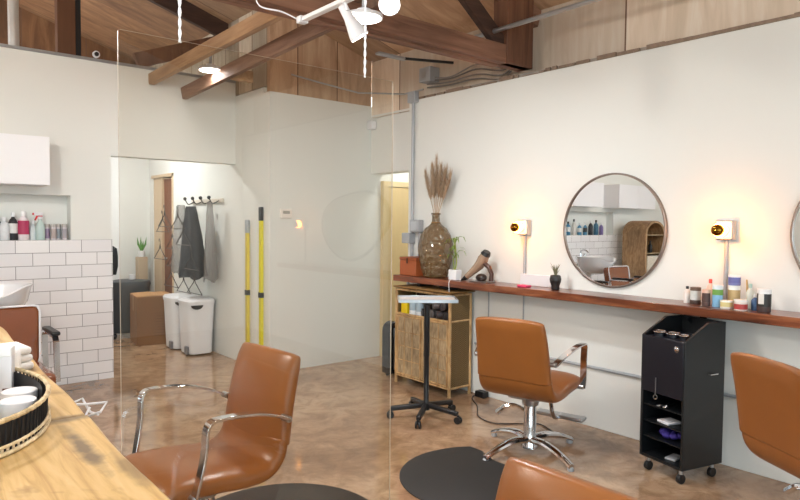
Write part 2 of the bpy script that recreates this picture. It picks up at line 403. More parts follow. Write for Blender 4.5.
# two long boards hung under the truss
o = MB().prism([(6.05, 2.675), (6.12, 2.775), (2.2, 2.835), (2.2, 2.73)], 2.0, 2.05, 'yz').obj('ceiling_beam', BEAMLT, bevel=.004)
tag(o, 'light new lumber beam running lengthwise, its cut end farthest left under the ceiling', 'beam')
o = MB().prism([(6.02, 2.575), (6.07, 2.69), (2.9, 2.80), (2.9, 2.69)], 2.30, 2.345, 'yz').obj('ceiling_beam', BEAMY, bevel=.004)
tag(o, 'older brown beam beside the light lumber beam, passing behind the glowing disc lamp', 'beam')
o = MB().box(2.345, 2.52, 5.0, 5.06, 2.60, 2.69).obj('beam_block', BEAMLT, bevel=.004)
tag(o, 'short wooden blocking piece joined to the side of the brown beam', 'beam')

# ducts, pipes, conduits near the ceiling
o = MB().cyl((.965, 6.30, 2.681), (.965, 6.30, 4.02), .042, n=20).obj('duct_pipe', ZINC)
tag(o, 'shiny vertical metal pipe rising above the far wall at the top left', 'pipe')
mb = MB(); mb.tube([(1.545, 6.02, 2.865), (1.545, 6.04, 2.865)], .03, 20); o = mb.obj('camera_body', WHITEP)
tag(o, 'small round white security camera perched on top of the far wall', 'camera')
MB().cyl((1.545, 6.005, 2.865), (1.545, 6.025, 2.865), .018).obj('lens', BLACK, o)
MB().cyl((1.545, 6.05, 2.865), (1.545, 6.10, 2.838), .008).obj('mount', BLACK, o)
o = MB().cyl((3.50, 3.36, 2.81), (3.50, 1.2, 2.83), .016).obj('ceiling_conduit', GALV)
tag(o, 'thick bright metal conduit crossing in front of the truss post by plywood', 'conduit')
o = MB().tube([(3.06, 5.30, 2.80), (3.3, 5.18, 2.74), (3.62, 5.0, 2.66), (3.98, 4.75, 2.66), (4.0, 4.5, 2.67)], .008, 8).obj('ceiling_conduit', GALV)
tag(o, 'thin grey conduit running along the plywood toward the junction box', 'conduit')
t = thing('junction_box', 'grey electrical junction box with cables on plywood above the wall conduit', 'electrical box', (3.96, 4.40, 2.74))
MB().box(-.05, .07, -.09, .06, -.03, .10).obj('housing', GREYM, t, bevel=.006)
MB().box(-.052, -.05, -.04, .03, 0, .07).obj('cover', GALV, t)
t = thing('lamp_reflector', 'flat grey metal reflector plate poking out near the junction box', 'bracket', (3.5, 4.35, 2.86))
MB().box(-.16, .16, -.03, .03, -.012, .012).obj('plate', GREYM, t, bevel=.008)
MB().bar((.1, 0, 0), (.5, -.25, -.02), .02, .02).obj('arm', BLACK, t)
for k, (sag, dz, c) in enumerate([(.05, 0, '7c746e'), (.02, .035, '6a625e'), (-.03, .06, '8b8580'), (.07, -.03, '77706a')]):
    P = cat_pts([(3.98, 4.42, 2.70+dz), (3.97, 4.1, 2.66+dz+sag*.2), (3.98, 3.8, 2.70+dz-sag*.3), (3.97, 3.5, 2.63+dz), (3.90, 3.28, 2.69+dz*.5)], 6)
    tag(MB().tube(P, .007, 6).obj('cable', M('grey_cable_%d' % k, c, .5)), 'grey cable drooping along plywood between junction box and truss post', 'cable', 'cables bundled over the wall top')
# wall conduit with boxes
t = thing('wall_conduit', 'grey conduit descending the right wall at its far end with two boxes', 'conduit', (3.865, 4.46, 0))
MB().cyl((-.02, 0, .96), (-.02, 0, 2.60), .014, n=12).obj('pipe', GREYM, t)
MB().cyl((-.02, -.10, 0.97), (-.02, -.10, 1.36), .012, n=12).obj('pipe', GREYM, t)
MB().cyl((-.02, 0.05, .10), (-.02, 0.05, .90), .014, n=12).obj('pipe', GREYM, t)
b = MB().box(-.06, .005, -.13, -.01, 1.34, 1.45).obj('box', GREYM, t, bevel=.006)
MB().box(-.064, -.06, -.11, -.03, 1.355, 1.435).obj('cover', M('box_cover_grey', 'b9bdc2', .4), b)
MB().box(-.07, .005, -.02, .09, 1.235, 1.33).obj('box', GREYM, t, bevel=.006)
MB().box(-.05, .005, -.05, .05, 2.52, 2.62).obj('pull_box', GREYM, t, bevel=.005)
mb = MB(); mb.box(3.965, 4.028, 5.24, 5.33, 2.38, 2.47)
tag(mb.obj('motion_sensor', WHITEP, bevel=.012), 'small white sensor mounted at the top corner of the white soffit', 'sensor')

# ------------------------------------------------------------------ ceiling lamps
def disc_lamp(loc, label, r=.11, e=28):
    t = thing('disc_light', label, 'ceiling light', loc, 0, 'round led disc lights')
    MB().lathe([(r, 0), (r*1.02, .01), (r*.98, .02), (r*.4, .022), (r*.38, .05), (.01, .05)], 32).obj('housing', WHITEP, t)
    MB().cyl((0, 0, -.003), (0, 0, .004), r*.9, n=32).obj('diffuser', LEDG, t)
    MB().cyl((0, 0, .045), (0, 0, .16), .012).obj('stem', GREYM, t)
    l = bpy.data.lights.new('disc_light_glow', 'AREA'); l.shape = 'DISK'; l.size = r*1.6; l.energy = e; l.color = (.95, .98, 1)
    lo = bpy.data.objects.new('disc_light_glow', l); COL.objects.link(lo); lo.location = Vector(loc)+Vector((0, 0, -.02)); return t
disc_lamp((2.25, 5.25, 2.70), 'round glowing disc lamp below the lumber beams, over the hallway doorway', .10, 4)
disc_lamp((2.22, 3.02, 2.60), 'round glowing disc lamp just behind the white track spotlights')
t = thing('track_light', 'white ceiling track carrying two bright spotlights', 'track light', (0, 0, 0))
TA = Vector((1.80, 2.98, 2.50)); TB = Vector((1.80, 1.90, 2.50))
MB().bar(TA, TB, .034, .022).obj('track', WHITEP, t, bevel=.003)
MB().bar(TA+(TA-TB).normalized()*.045, TA, .05, .036).obj('end_feed', WHITEP, t, bevel=.004)
def spot(base, aim, nm):
    base = Vector(base); d = Vector(aim).normalized(); Q = d.to_track_quat('-Z', 'Y').to_matrix().to_4x4()
    h = MB().lathe([(.012, .07), (.022, .065), (.026, .0), (.046, -.08), (.050, -.105), (.046, -.105), (.044, -.098)], 24, base, True, 1, 1, Q).obj('spot_head', WHITEP, t)
    MB().lathe([(.043, -.1045), (.001, -.1065)], 24, base, True, 1, 1, Q).obj('bulb_face', SPOTG, h)
    l = bpy.data.lights.new('spot_glow', 'SPOT'); l.energy = 34; l.spot_size = radians(80); l.spot_blend = .8; l.shadow_soft_size = .045; l.color = (1, .98, .95)
    lo = bpy.data.objects.new('spot_glow', l); COL.objects.link(lo); lo.location = base+d*.12; lo.rotation_euler = d.to_track_quat('-Z', 'Y').to_euler()
    return h
SP = TA.lerp(TB, .34)
MB().cyl(SP, SP+Vector((.01, -.02, -.05)), .009).obj('stem', WHITEP, t)
spot(SP+Vector((.03, 0, -.075)), (.48, -.18, -.80), 1)
SP2 = TA.lerp(TB, .62)
MB().cyl(SP2, SP2+Vector((.02, 0, -.04)), .009).obj('stem', WHITEP, t)
spot(SP2+Vector((.05, 0, -.05)), (-.55, -.60, -.60), 2)
P = cat_pts([TA+(TA-TB).normalized()*.04, (1.72, 3.08, 2.545), (1.62, 3.14, 2.57), (1.60, 3.16, 2.66)], 6)
tag(MB().tube(P, .004, 6).obj('power_cable', WHITEP), 'thin white cable looping from the end of the ceiling track', 'cable')

# ------------------------------------------------------------------ hanging acrylic panel
YP = 1.50
def panel():
    x0, x1, z0, z1 = .429, 1.212, .55, 1.843; th = .0045; r = .007
    t = thing('clear_divider_panel', 'large clear acrylic divider sheet hanging on two twisted wires', 'divider', ((x0+x1)/2, YP, z0))
    mb = MB(); pts = []
    for cx, cz, a0 in ((x1-r, z1-r, 0), (x0+r, z1-r, 90), (x0+r, z0+r, 180), (x1-r, z0+r, 270)):
        for k in range(5):
            a = radians(a0+k*22.5); pts.append((cx+r*cos(a)-(x0+x1)/2, cz+r*sin(a)-z0))
    A = [mb.bm.verts.new((a, -th/2, b)) for a, b in pts]; B = [mb.bm.verts.new((a, th/2, b)) for a, b in pts]
    n = len(pts); mb._face(A, False); mb._face(B[::-1], False)
    mb.mi = 1
    for k in range(n): mb._face([A[k], A[(k+1) % n], B[(k+1) % n], B[k]], False)
    o = mb.obj('panel_sheet', [ACRYL, ACRYLEDGE], t)
    return x0, x1, z1
px0, px1, pz1 = panel()
for wx, lab in ((.568, 'twisted white wire holding the left top of the clear panel'), (1.108, 'twisted white wire holding the right top of the clear panel')):
    mb = MB(); H = 3.6-pz1
    for s in (0, pi):
        P = [(wx+.0022*cos(s+k*.9), YP+.0022*sin(s+k*.9), pz1-.004+k*.007) for k in range(int(H/.007))]
        mb.tube(P, .0020, 5)
    tag(mb.obj('hanging_wire', M('white_wire', 'e9e9ec', .35)), lab, 'wire', 'wires holding the clear panel')

# ------------------------------------------------------------------ station ledge and wall things
mb = MB(); N = 44
# live-edge plank: wavy front
top = []; rnd = random.Random(11)
ys = [-3.6+i*(4.44+3.6)/N for i in range(N+1)]
fr = [3.615+.006*sin(y*5.1)+.004*sin(y*13.7) for y in ys]
poly = [(fr[i], ys[i]) for i in range(N+1)]+[(3.872, 4.44), (3.872, -3.6)]
mb.prism(poly, .902, .956)
o = mb.obj('wall_ledge', LEDGEW, bevel=.004)
tag(o, 'long reddish live edge wood shelf running along the right wall under the mirrors', 'shelf')
for i, (y, l) in enumerate([(4.15, 'black ledge bracket nearest the far end above the rattan cabinet'), (1.78, 'black steel ledge bracket right above the black trolley'), (-.2, 'black ledge bracket'), (-2.2, 'black ledge bracket')]):
    if i > 1: continue
    if i == 0:
        tag(MB().box(3.66, 3.872, y-.02, y+.02, .873, .901).obj('shelf_bracket', BLACK), l, 'bracket'); continue
    mb = MB(); mb.box(3.66, 3.872, y-.02, y+.02, .892, .901); mb.box(3.864, 3.872, y-.02, y+.02, .70, .892); mb.bar((3.67, y, .885), (3.866, y, .745), .012, .02)
    tag(mb.obj('shelf_bracket', BLACK), l, 'bracket')
# horizontal surface raceway on the wall
o = MB().tube([(3.862, -2, .425), (3.862, 3.66, .425)], .011, 8).obj('wall_raceway', GREYM)
tag(o, 'thin grey conduit running level along the white wall under the ledge', 'conduit')
for y, l in ((3.58, 'black outlet box low on the wall between cabinet and swivel chair'), (1.50, 'small grey conduit junction on the wall right of the trolley')):
    mb = MB().box(3.84, 3.872, y-.03, y+.03, .39, .46)
    tag(mb.obj('outlet_box', BLACK if y > 2 else GREYM, bevel=.004), l, 'outlet')
for y, z, l in ((3.52, .90, 'thin grey cord hanging below the ledge behind the tan swivel chair'), (3.16, .90, 'pale cord dropping under the ledge below the left wall lamp')):
    o = MB().cyl((3.866, y, .44), (3.866, y, .902), .005, n=8).obj('cord', GREYM); tag(o, l, 'cord')

def round_mirror(y, z, r, label, group=None):
    t = thing('round_mirror', label, 'mirror', (3.874, y, z))
    R = Matrix.Rotation(radians(-90), 4, 'Y')
    MB().lathe([(r, .0), (r, .022), (r-.004, .026), (r-.012, .026), (r-.013, .012)], 72, (0, 0, 0), False, 1, 1, R).obj('frame', MFRAME, t)
    MB().lathe([(r-.008, .004), (r-.008, .014)], 72, (0, 0, 0), True, 1, 1, R).obj('mirror_glass', MIRROR, t)
    return t
round_mirror(2.408, 1.382, .388, 'round mirror with thin bronze frame reflecting the shampoo area, above the tan chair')
round_mirror(.93, 1.385, .388, 'round mirror cut off by the right edge of the photo')
# irregular mirror further down the wall, seen only as a faint reflection in the panel
mb = MB(); pts = []
for k in range(40):
    a = 2*pi*k/40; rr = 1+.10*sin(2*a+.6)+.06*sin(3*a)
    pts.append((-2.42+.56*rr*cos(a), 1.40+.38*rr*sin(a)))
t = thing('pond_mirror', 'irregular pond shaped wall mirror, seen as a faint outline reflected in the panel', 'mirror', (0, 0, 0))
mb.prism(pts, 3.85, 3.873, 'yz').obj('frame', BLACK, t)
MB().prism([(-2.42+(a+2.42)*.95, 1.40+(b-1.40)*.93) for a, b in pts], 3.846, 3.8499, 'yz').obj('mirror_glass', MIRROR, t)

def sconce(y, label):
    z = 1.395
    t = thing('wall_sconce', label, 'wall lamp', (3.874, y, z), 0, None)
    MB().box(-.045, 0, -.052, .052, -.058, .058).obj('back_box', M('sconce_grey_box', 'b9b4ae', .5), t, bevel=.006)
    MB().box(-.058, -.0455, -.046, .046, -.052, .052).obj('face_plate', CERAM, t, bevel=.004)
    R = Matrix.Rotation(radians(-90), 4, 'Y')
    MB().lathe([(.034, .055), (.034, .064), (.028, .070), (.020, .074)], 28, (0, 0, 0), True, 1, 1, R).obj('socket', CERAM, t)
    b = MB().lathe([(.016, .073), (.030, .082), (.039, .096), (.042, .112), (.040, .124)], 28, (0, 0, 0), False, 1, 1, R).obj('bulb', BULB, t)
    MB().lathe([(.034, .1245), (.0345, .132), (.033, .145), (.026, .156), (.014, .162), (.001, .164)], 28, (0, 0, 0), False, 1, 1, R).obj('mirror_tip', BRASS, b)
    MB().cyl((-.012, 0, -.058), (-.012, 0, .957-z), .011, n=12).obj('conduit', GREYM, t)
    return t
sconce(3.152, 'lit globe wall lamp on white box, left of the whole round mirror')
sconce(1.655, 'lit globe wall lamp above the cluster of jars, right of the whole round mirror')
sconce(-3.37, 'lit globe wall lamp reflected faintly in the clear panel beside the thermostat')

# ------------------------------------------------------------------ styling chairs
def slab_curve(cl, thick, width, n=20, crown=0.0, dish=0.0):
    """upholstered pad swept along centreline cl (x,z); thick/width lists; rounded section"""
    mb = MB(); rings = []; N = len(cl)
    for i, (x, z) in enumerate(cl):
        a = cl[max(i-1, 0)]; b = cl[min(i+1, N-1)]
        tx, tz = b[0]-a[0], b[1]-a[1]; L = math.hypot(tx, tz); tx /= L; tz /= L
        nx, nz = -tz, tx; t = thick[i]/2; w = width[i]/2; ring = []
        for k in range(n):
            th = 2*pi*(k+.5)/n; c, s_ = cos(th), sin(th)
            ex = 2/5.0; u = w*abs(c)**ex*(1 if c >= 0 else -1); v = t*abs(s_)**(2/2.8)*(1 if s_ >= 0 else -1)
            v2 = v+dish*((u/max(w, .01))**2)
            ring.append(mb.bm.verts.new((x+nx*v2, u, z+nz*v2)))
        rings.append(ring)
    mb.skin(rings); return mb
def curve2(pts, n=5):
    return [(p.x, p.z) for p in cat_pts([(a, 0, b) for a, b in pts], n)]
def endround(N, full, e=4, start=True, end=True, f0=.35):
    out = []
    for i in range(N):
        k = 1.0
        if start and i < e: k = f0+(1-f0)*sin(pi/2*(i/e))
        if end and i > N-1-e: k = min(k, f0+(1-f0)*sin(pi/2*((N-1-i)/e)))
        out.append(k)
    return out
def styling_chair(label, loc, rz, base_rot):
    t = thing('styling_chair', label, 'chair', loc, rz, None)
    # seat: front edge -> back -> up the heel
    sc = curve2([(.285, .385), (.265, .425), (.20, .440), (.05, .432), (-.06, .418), (-.155, .423), (-.207, .470), (-.223, .54)], 5)
    K = endround(len(sc), 1, 4, True, False); 
    s = slab_curve(sc, [(.095-.03*max(0, i-18)/18)*k for i, k in enumerate(K)], [.485*(.9+.1*k)-.012*max(0, i-24)/10 for i, k in enumerate(K)], 24, dish=.012)
    s.obj('seat', LEATHER, t, subsurf=1, angle=80)
    bc = curve2([(-.217, .50), (-.228, .58), (-.246, .68), (-.270, .78), (-.298, .874)], 6)
    K = endround(len(bc), 1, 4, False, True, .55)
    s = slab_curve(bc, [(.068+.014*sin(pi*min(1, .1+i/len(bc))))*k for i, k in enumerate(K)], [(.476-.035*i/len(bc))*(.94+.06*k) for i, k in enumerate(K)], 24, dish=.022)
    s.obj('backrest', LEATHER, t, subsurf=1, angle=80)
    for sgn in (1, -1):
        yy = .262*sgn
        P = bz((-.232, yy*.96, .622), (-.14, yy*1.06, .675), (-.02, yy*1.10, .70), (.095, yy*1.10, .698), 12)
        P += bz((.112, yy*1.10, .698), (.135, yy*1.10, .694), (.143, yy*1.09, .680), (.145, yy*1.08, .65), 5)
        P += bz((.147, yy*1.07, .60), (.152, yy*1.06, .53), (.175, yy*1.04, .46), (.182, yy*1.0, .41), 6)
        a = MB().tube(P, 1, flat=(.040, .011, (0, 1, 0))).obj('armrest', CHROME, t, bevel=.002)
        MB().cyl((-.232, yy*.82, .622), (-.232, yy*1.0, .622), .014, n=14).obj('bolt', CHROME2, a)
        MB().cyl((.18, yy*.9, .415), (.18, yy*1.03, .415), .015, n=14).obj('bolt', CHROME2, a)
    mb = MB(); mb.box(-.11, .11, -.10, .10, .352, .378); mb.cyl((0, 0, .30), (0, 0, .352), .05, .055)
    mb.obj('seat_plate', CHROME2, t, bevel=.004)
    mb = MB(); mb.lathe([(.055, .035), (.052, .06), (.040, .09), (.038, .31), (.033, .312), (.033, .34)], 28)
    mb.obj('column', CHROME, t)
    # pump lever
    P = [(.0, .03, .25), (.0, .09, .275), (-.01, .16, .265), (-.02, .22, .215)]
    MB().tube(cat_pts(P, 4), [.012]*5+[.014]*4+[.016]*4, 8).obj('pump_lever', CHROME, t)
    for k in range(4):
        a = base_rot+k*pi/2; d = Vector((cos(a), sin(a), 0)); 
        P = [d*.03+Vector((0, 0, .085)), d*.13+Vector((0, 0, .090)), d*.25+Vector((0, 0, .066)), d*.355+Vector((0, 0, .026))]
        P = cat_pts(P, 4); mb = MB(); rings = []
        sd = Vector((-d.y, d.x, 0)); n = len(P)
        for i, p in enumerate(P):
            w = .034-.011*i/n; h = .023-.008*i/n
            rings.append([mb.bm.verts.new(p+sd*w*cos(q)+Vector((0, 0, h*sin(q)))) for q in [2*pi*j/10 for j in range(10)]])
        mb.skin(rings); L = mb.obj('base_leg', CHROME, t)
        MB().lathe([(.018, 0), (.020, .006), (.018, .018), (.012, .024)], 16, d*.345).obj('foot_cap', GREYM, L)
    # footrest
    P = cat_pts([(.10, 0, .365), (.25, 0, .345), (.31, 0, .26), (.36, 0, .15), (.42, 0, .115), (.50, 0, .12)], 5)
    f = MB().tube(P, .014, 10).obj('footrest', CHROME, t)
    MB().box(.44, .53, -.17, .17, .105, .128).obj('foot_plate', CHROME2, f, bevel=.008)
    return t
B = styling_chair('caramel leather chair with chrome star base, turned away, below the whole round mirror', (3.135, 2.495, 0), radians(14), radians(157))
def chair_copy(label, loc, rz):
    c = copy_tree(B); c['label'] = label; c.location = loc; c.rotation_euler = (0, 0, rz); return c
chair_copy('caramel leather chair facing the wooden counter, seen through the clear panel', (1.035, 2.485, 0), radians(185))
chair_copy('caramel leather chair of which only the back top shows at the bottom centre', (.865, .775, 0), radians(181))
chair_copy('caramel leather chair seen from behind at the right edge, beside the black trolley', (3.085, .87, 0), radians(-32))

# floor mats
def floor_mat(cx, cy, r, xend, label, sgn, ncx, ncy, nr):
    """round rubber mat with a flat side at xend and a notch for the chair base"""
    pts = []
    a_end = math.acos(max(-1, min(1, (xend-cx)*sgn/r)))
    N = 48
    for k in range(N+1):
        a = a_end+(2*pi-2*a_end)*k/N; pts.append((cx+sgn*r*cos(a), cy+r*sin(a)))
    # notch arc
    ys = .30; M_ = 12
    y0 = pts[-1][1]; y1 = pts[0][1]
    for k in range(M_+1):
        yy = ncy-ys+2*ys*k/M_
        if not (min(y0, y1) < yy < max(y0, y1)): continue
        xx = ncx-sgn*sqrt(max(0, nr*nr-(yy-ncy)**2)); xx = min(xx*sgn, xend*sgn)*sgn
        pts.append((xx, yy))
    mb = MB(); n = len(pts); c = (cx-.0, cy)
    A = [mb.bm.verts.new((a, b, .001)) for a, b in pts]; Bv = [mb.bm.verts.new((a, b, .006)) for a, b in pts]
    Cv = [mb.bm.verts.new((a+(c[0]-a)*.05, b+(c[1]-b)*.05, .016)) for a, b in pts]
    for k in range(n):
        q = (k+1) % n; mb._face([A[k], A[q], Bv[q], Bv[k]]); mb._face([Bv[k], Bv[q], Cv[q], Cv[k]])
    mb._face(Cv); mb._face(A[::-1])
    tag(mb.obj('floor_mat', RUBBER, angle=25), label, 'floor mat')
floor_mat(2.62, 2.40, .475, 2.90, 'dark round rubber floor mat behind the chair with the star base', 1, 3.135, 2.475, .30)
floor_mat(1.46, 2.60, .47, 1.16, 'dark rubber floor mat partly hidden below the chair facing the counter', -1, 1.04, 2.54, .38)

# ------------------------------------------------------------------ black trolley
t = thing('salon_trolley', 'black rolling salon trolley with open shelves, standing against the wall under the ledge', 'trolley', (3.55, 1.745, 0), radians(-14))
W, D = .143, .158   # half width (y), half depth (x)
mb = MB()
for s in (-1, 1):
    y = s*W
    mb.prism([(-D, .085), (D, .085), (D, .885), (.02, .885), (-D, .79)], y-.008, y+.008, 'xz')
mb.obj('side_panel', BLACKS, t, bevel=.002)
MB().box(D-.012, D, -W+.0085, W-.0085, .085, .885).obj('back_panel', BLACKS, t)
MB().box(-D, D-.013, -W+.009, W-.009, .085, .10).obj('bottom_shelf', BLACKS, t)
MB().box(-D+.005, D-.013, -W+.009, W-.009, .775, .787).obj('tool_tray', BLACKG, t)
for z in (.20, .29, .385): MB().box(-D+.012, D-.013, -W+.009, W-.009, z, z+.007).obj('shelf', BLACKS, t)
MB().box(-D-.004, -D+.012, -W+.002, W-.002, .47, .79).obj('front_panel', BLACKG, t, bevel=.002)
MB().box(-D+.013, D-.013, -W+.009, W-.009, .465, .475).obj('inner_shelf', BLACKS, t)
MB().lathe([(.016, 0), (.016, .006), (.010, .010), (.001, .010)], 20, (-D-.004, -.10, .745), True, 1, 1, Matrix.Rotation(radians(-90), 4, 'Y')).obj('lock', CHROME, t)
for i, (x, y, r) in enumerate([(-.095, .078, .036), (-.085, -.005, .037), (-.085, -.082, .027)]):
    MB().tube([(x+r*cos(a*pi/12), y+r*sin(a*pi/12), .812) for a in range(24)], .0045, 8, closed=True).obj('tool_ring', CHROME, t)
    MB().cyl((x, y, .788), (x, y, .810), r*.9, n=20, cap=False).obj('tool_cup', BLACKG, t)
MB().tube([(.03, -W-.009, .60), (.03, -W-.018, .60), (.09, -W-.018, .60), (.09, -W-.009, .60)], .004, 8).obj('side_handle', CHROME, t)
for i, (sx, sy) in enumerate(((-1, -1), (-1, 1), (1, -1), (1, 1))):
    c = Vector((sx*(D-.035), sy*(W-.03), 0))
    w = MB().cyl(c+Vector((0, -.012, .027)), c+Vector((0, .012, .027)), .027, n=20).obj('caster', BLACK, t, bevel=.003)
    MB().cyl(c+Vector((0, 0, .053)), c+Vector((0, 0, .085)), .011).obj('caster_stem', CHROME2, w)
T0 = Matrix.Translation((3.55, 1.745, 0)) @ rotz(radians(-14))
def at(x, y, z): return T0 @ Vector((x, y, z))
o = MB().box(-.05, .05, -.045, .045, 0, .016).obj('white_comb_case', WHITEP, bevel=.006); o.location = at(-.08, .01, .2975); o.rotation_euler = (0, 0, radians(-20)); tag(o, 'small white case lying on the second shelf of the black trolley', 'case')
mb = MB(); 
for i in range(7):
    a = i*.9; mb.ball((.04*cos(a)*.8, .05*sin(a), .022+.004*(i % 3)), .024, 10, 6, 1.3, 1.1, .8)
o = mb.obj('purple_cloth', M('purple_fabric', '3d2f8a', .7, var=.3, scale=30)); o.location = at(-.06, 0, .208); tag(o, 'crumpled purple cloth on a lower shelf of the black trolley', 'cloth')
mb = MB(); P0 = (-.06, 0, .0)
mb.tube([(-.06, .0, .008), (.02, .02, .008)], .004, 6); mb.tube([(-.06, .02, .008), (.02, -.01, .008)], .004, 6)
for y in (-.006, .03): mb.tube([(-.075+.016*cos(a*pi/6), y+.014*sin(a*pi/6), .008) for a in range(12)], .003, 6, closed=True)
o = mb.obj('scissors', CHROME2); o.location = at(-.06, .02, .3925); tag(o, 'pair of metal scissors on the top open shelf of the trolley', 'scissors')
mb = MB(); mb.box(-.05, .05, -.03, .03, 0, .012); o = mb.obj('grey_comb', GREYM, bevel=.003); o.location = at(-.07, -.02, .1005); tag(o, 'flat grey comb set lying on the trolley floor shelf', 'comb')
o = MB().tube([(0, 0, .0), (0, 0, -.10)], .0035, 6).obj('hanging_key', CHROME2); o.location = at(-D-.010, .035, .56)
MB().tube([(0, .012*cos(a*pi/6), -.11+.012*sin(a*pi/6)) for a in range(12)], .002, 5, closed=True).obj('key_ring', CHROME2, o)
tag(o, 'small hanging key and ring on the trolley front', 'key')

# ------------------------------------------------------------------ jars and bottles on the ledge
def lbl_mat(c): return M('label_'+c, c, .45, var=.15, scale=40)
def container(kind, x, y, z, r, h, body, lid, band, label, name, group=None, bandz=(.25, .8), glass=False):
    mt = GLASS if glass else lbl_mat(body)
    if kind == 'jar': prof = [(r*.96, 0), (r, .004), (r, h*.82), (r*.95, h*.86)]
    elif kind == 'bottle': prof = [(r*.95, 0), (r, .004), (r, h*.62), (r*.75, h*.74), (r*.38, h*.80), (r*.36, h*.86)]
    else: prof = [(r*.85, 0), (r*.9, .004), (r, h*.9)]
    o = MB().lathe(prof, 20).obj(name, mt); o.location = (x, y, z)
    if kind == 'jar' and lid: MB().lathe([(r*1.03, h*.80), (r*1.03, h*.99), (r*.98, h)], 20).obj('lid', lbl_mat(lid), o)
    if kind == 'bottle' and lid: MB().lathe([(r*.42, h*.84), (r*.42, h*.98), (r*.38, h)], 16).obj('cap', lbl_mat(lid), o)
    if band: MB().lathe([(r*1.012, h*bandz[0]), (r*1.012, h*bandz[1]*(.75 if kind == 'bottle' else 1))], 20, cap=False).obj('printed_label', lbl_mat(band), o)
    return tag(o, label, 'jar' if kind == 'jar' else 'bottle' if kind == 'bottle' else 'cup', group)
LZ = .9565
G = 'jars and bottles on the ledge'
container('bottle', 3.77, 1.835, LZ, .020, .10, 'e8e0da', '141416', None, 'small pale bottle with a black cap, leftmost of the jars on the ledge', 'pump_bottle', G)
container('jar', 3.75, 1.776, LZ, .029, .10, '4a3a34', '6b5547', 'cfd0cc', 'squat dark jar with a white label, near the left of the ledge cluster', 'pomade_jar', G)
container('bottle', 3.80, 1.713, LZ, .022, .15, 'e9c9b8', 'dd4a3c', None, 'pale bottle with a red top standing at the back of the cluster', 'red_top_bottle', G)
container('jar', 3.71, 1.695, LZ, .022, .095, '5c4640', 'd8b6a4', '4b3530', 'dark brown jar with a pinkish lid next to the blue tube', 'brown_jar', G)
container('jar', 3.73, 1.639, LZ, .028, .125, '86b8dc', 'dce6ea', '6fa04a', 'tall blue can with a green label in the ledge cluster', 'blue_can', G, (.55, .8))
container('jar', 3.70, 1.576, LZ, .032, .045, 'ece4da', 'f3efe8', 'd8c98a', 'low wide cream tub in the middle of the ledge cluster', 'cream_tub', G)
container('jar', 3.79, 1.574, LZ, .032, .125, 'e4d5c8', 'f4efe9', 'c2a878', 'tall pale jar standing under the lamp conduit', 'tall_pale_jar', G)
container('jar', 3.79, 1.574, LZ+.1255, .032, .058, '7c80b4', 'eeeef2', '6a6ca8', 'white lidded purple tub stacked on top of the tall pale jar', 'purple_tub', G)
container('jar', 3.69, 1.495, LZ, .034, .058, 'e9dfd6', 'e9e6e2', 'b2403c', 'low white tub with a red label toward the right of the cluster', 'red_label_tub', G, (.1, .6))
container('bottle', 3.80, 1.491, LZ, .021, .14, 'd9dcd0', 'a9c9bd', None, 'clear bottle with a pale green cap behind the red label tub', 'green_cap_bottle', G)
container('bottle', 3.745, 1.443, LZ, .019, .085, '4a6a94', 'd8d8d8', None, 'small blue bottle beside the dark printed can', 'blue_bottle', G)
container('jar', 3.71, 1.384, LZ, .034, .125, '4b3a38', 'efeeee', '2b2726', 'big dark printed can with white top, rightmost of the ledge cluster', 'printed_can', G)
bpy.data.objects['printed_can']
o = MB().box(3.6745, 3.676, 1.372, 1.400, LZ+.045, LZ+.10).obj('label_patch', lbl_mat('dfdcd6'))
o.parent = bpy.data.objects['printed_can']; o.matrix_parent_inverse = Matrix.Translation((-3.71, -1.384, -LZ))
o = MB().tube([(0, 0, 0.02), (0, .0, .12), (.004, .004, .16)], .004, 6).obj('makeup_brush', lbl_mat('c9a24a')); o.location = (3.815, 1.515, LZ); 
MB().lathe([(.012, 0), (.014, .02), (.012, .04)], 12).obj('handle', lbl_mat('8a8f44'), o)
tag(o, 'thin brush standing upright among the ledge jars', 'brush')

# left part of the ledge
t = thing('leather_box', 'terracotta leather storage box at the far left end of the ledge', 'box', (3.75, 4.29, LZ), 0)
MB().box(-.10, .10, -.11, .11, 0, .135).obj('box_body', M('terracotta_leather', 'a4552c', .5, var=.1), t, bevel=.006)
MB().box(-.103, .103, -.113, .113, .1355, .162).obj('lid', M('terracotta_lid', '98502c', .5, var=.1), t, bevel=.006)
MB().box(-.109, -.104, -.008, .008, .11, .155).obj('strap', M('dark_strap', '4b2716', .5), t)
t = thing('glass_vase', 'large amber dimpled glass demijohn vase holding pampas grass', 'vase', (3.735, 4.02, LZ))
AMB = bpy.data.materials.new('amber_glass'); AMB.use_nodes = True
bs = AMB.node_tree.nodes['Principled BSDF']; bs.inputs['Base Color'].default_value = hexc('715a3a'); bs.inputs['Roughness'].default_value = .12; bs.inputs['Alpha'].default_value = .74; bs.inputs['Specular IOR Level'].default_value = .8
vo = AMB.node_tree.nodes.new('ShaderNodeTexVoronoi'); vo.inputs['Scale'].default_value = 24; tcv = AMB.node_tree.nodes.new('ShaderNodeTexCoord')
AMB.node_tree.links.new(tcv.outputs['Object'], vo.inputs[0]); bump(AMB.node_tree, vo.outputs[0], bs, .9, .02)
MB().lathe([(.085, 0), (.105, .012), (.122, .06), (.142, .14), (.154, .22), (.152, .28), (.132, .36), (.095, .42), (.048, .455), (.034, .48), (.034, .535), (.042, .54), (.042, .552), (.034, .552)], 40, (0, 0, 0), True, .93, 1.05).obj('vase_body', AMB, t)
MB().tube([(.036*cos(a*pi/10), .036*sin(a*pi/10), .47) for a in range(20)], .006, 6, closed=True).obj('neck_cord', M('twine', '7b5a34', .8), t)
PAMP = M('pampas_plume', 'ad947a', .9, var=.25, scale=30)
rnd = random.Random(5)
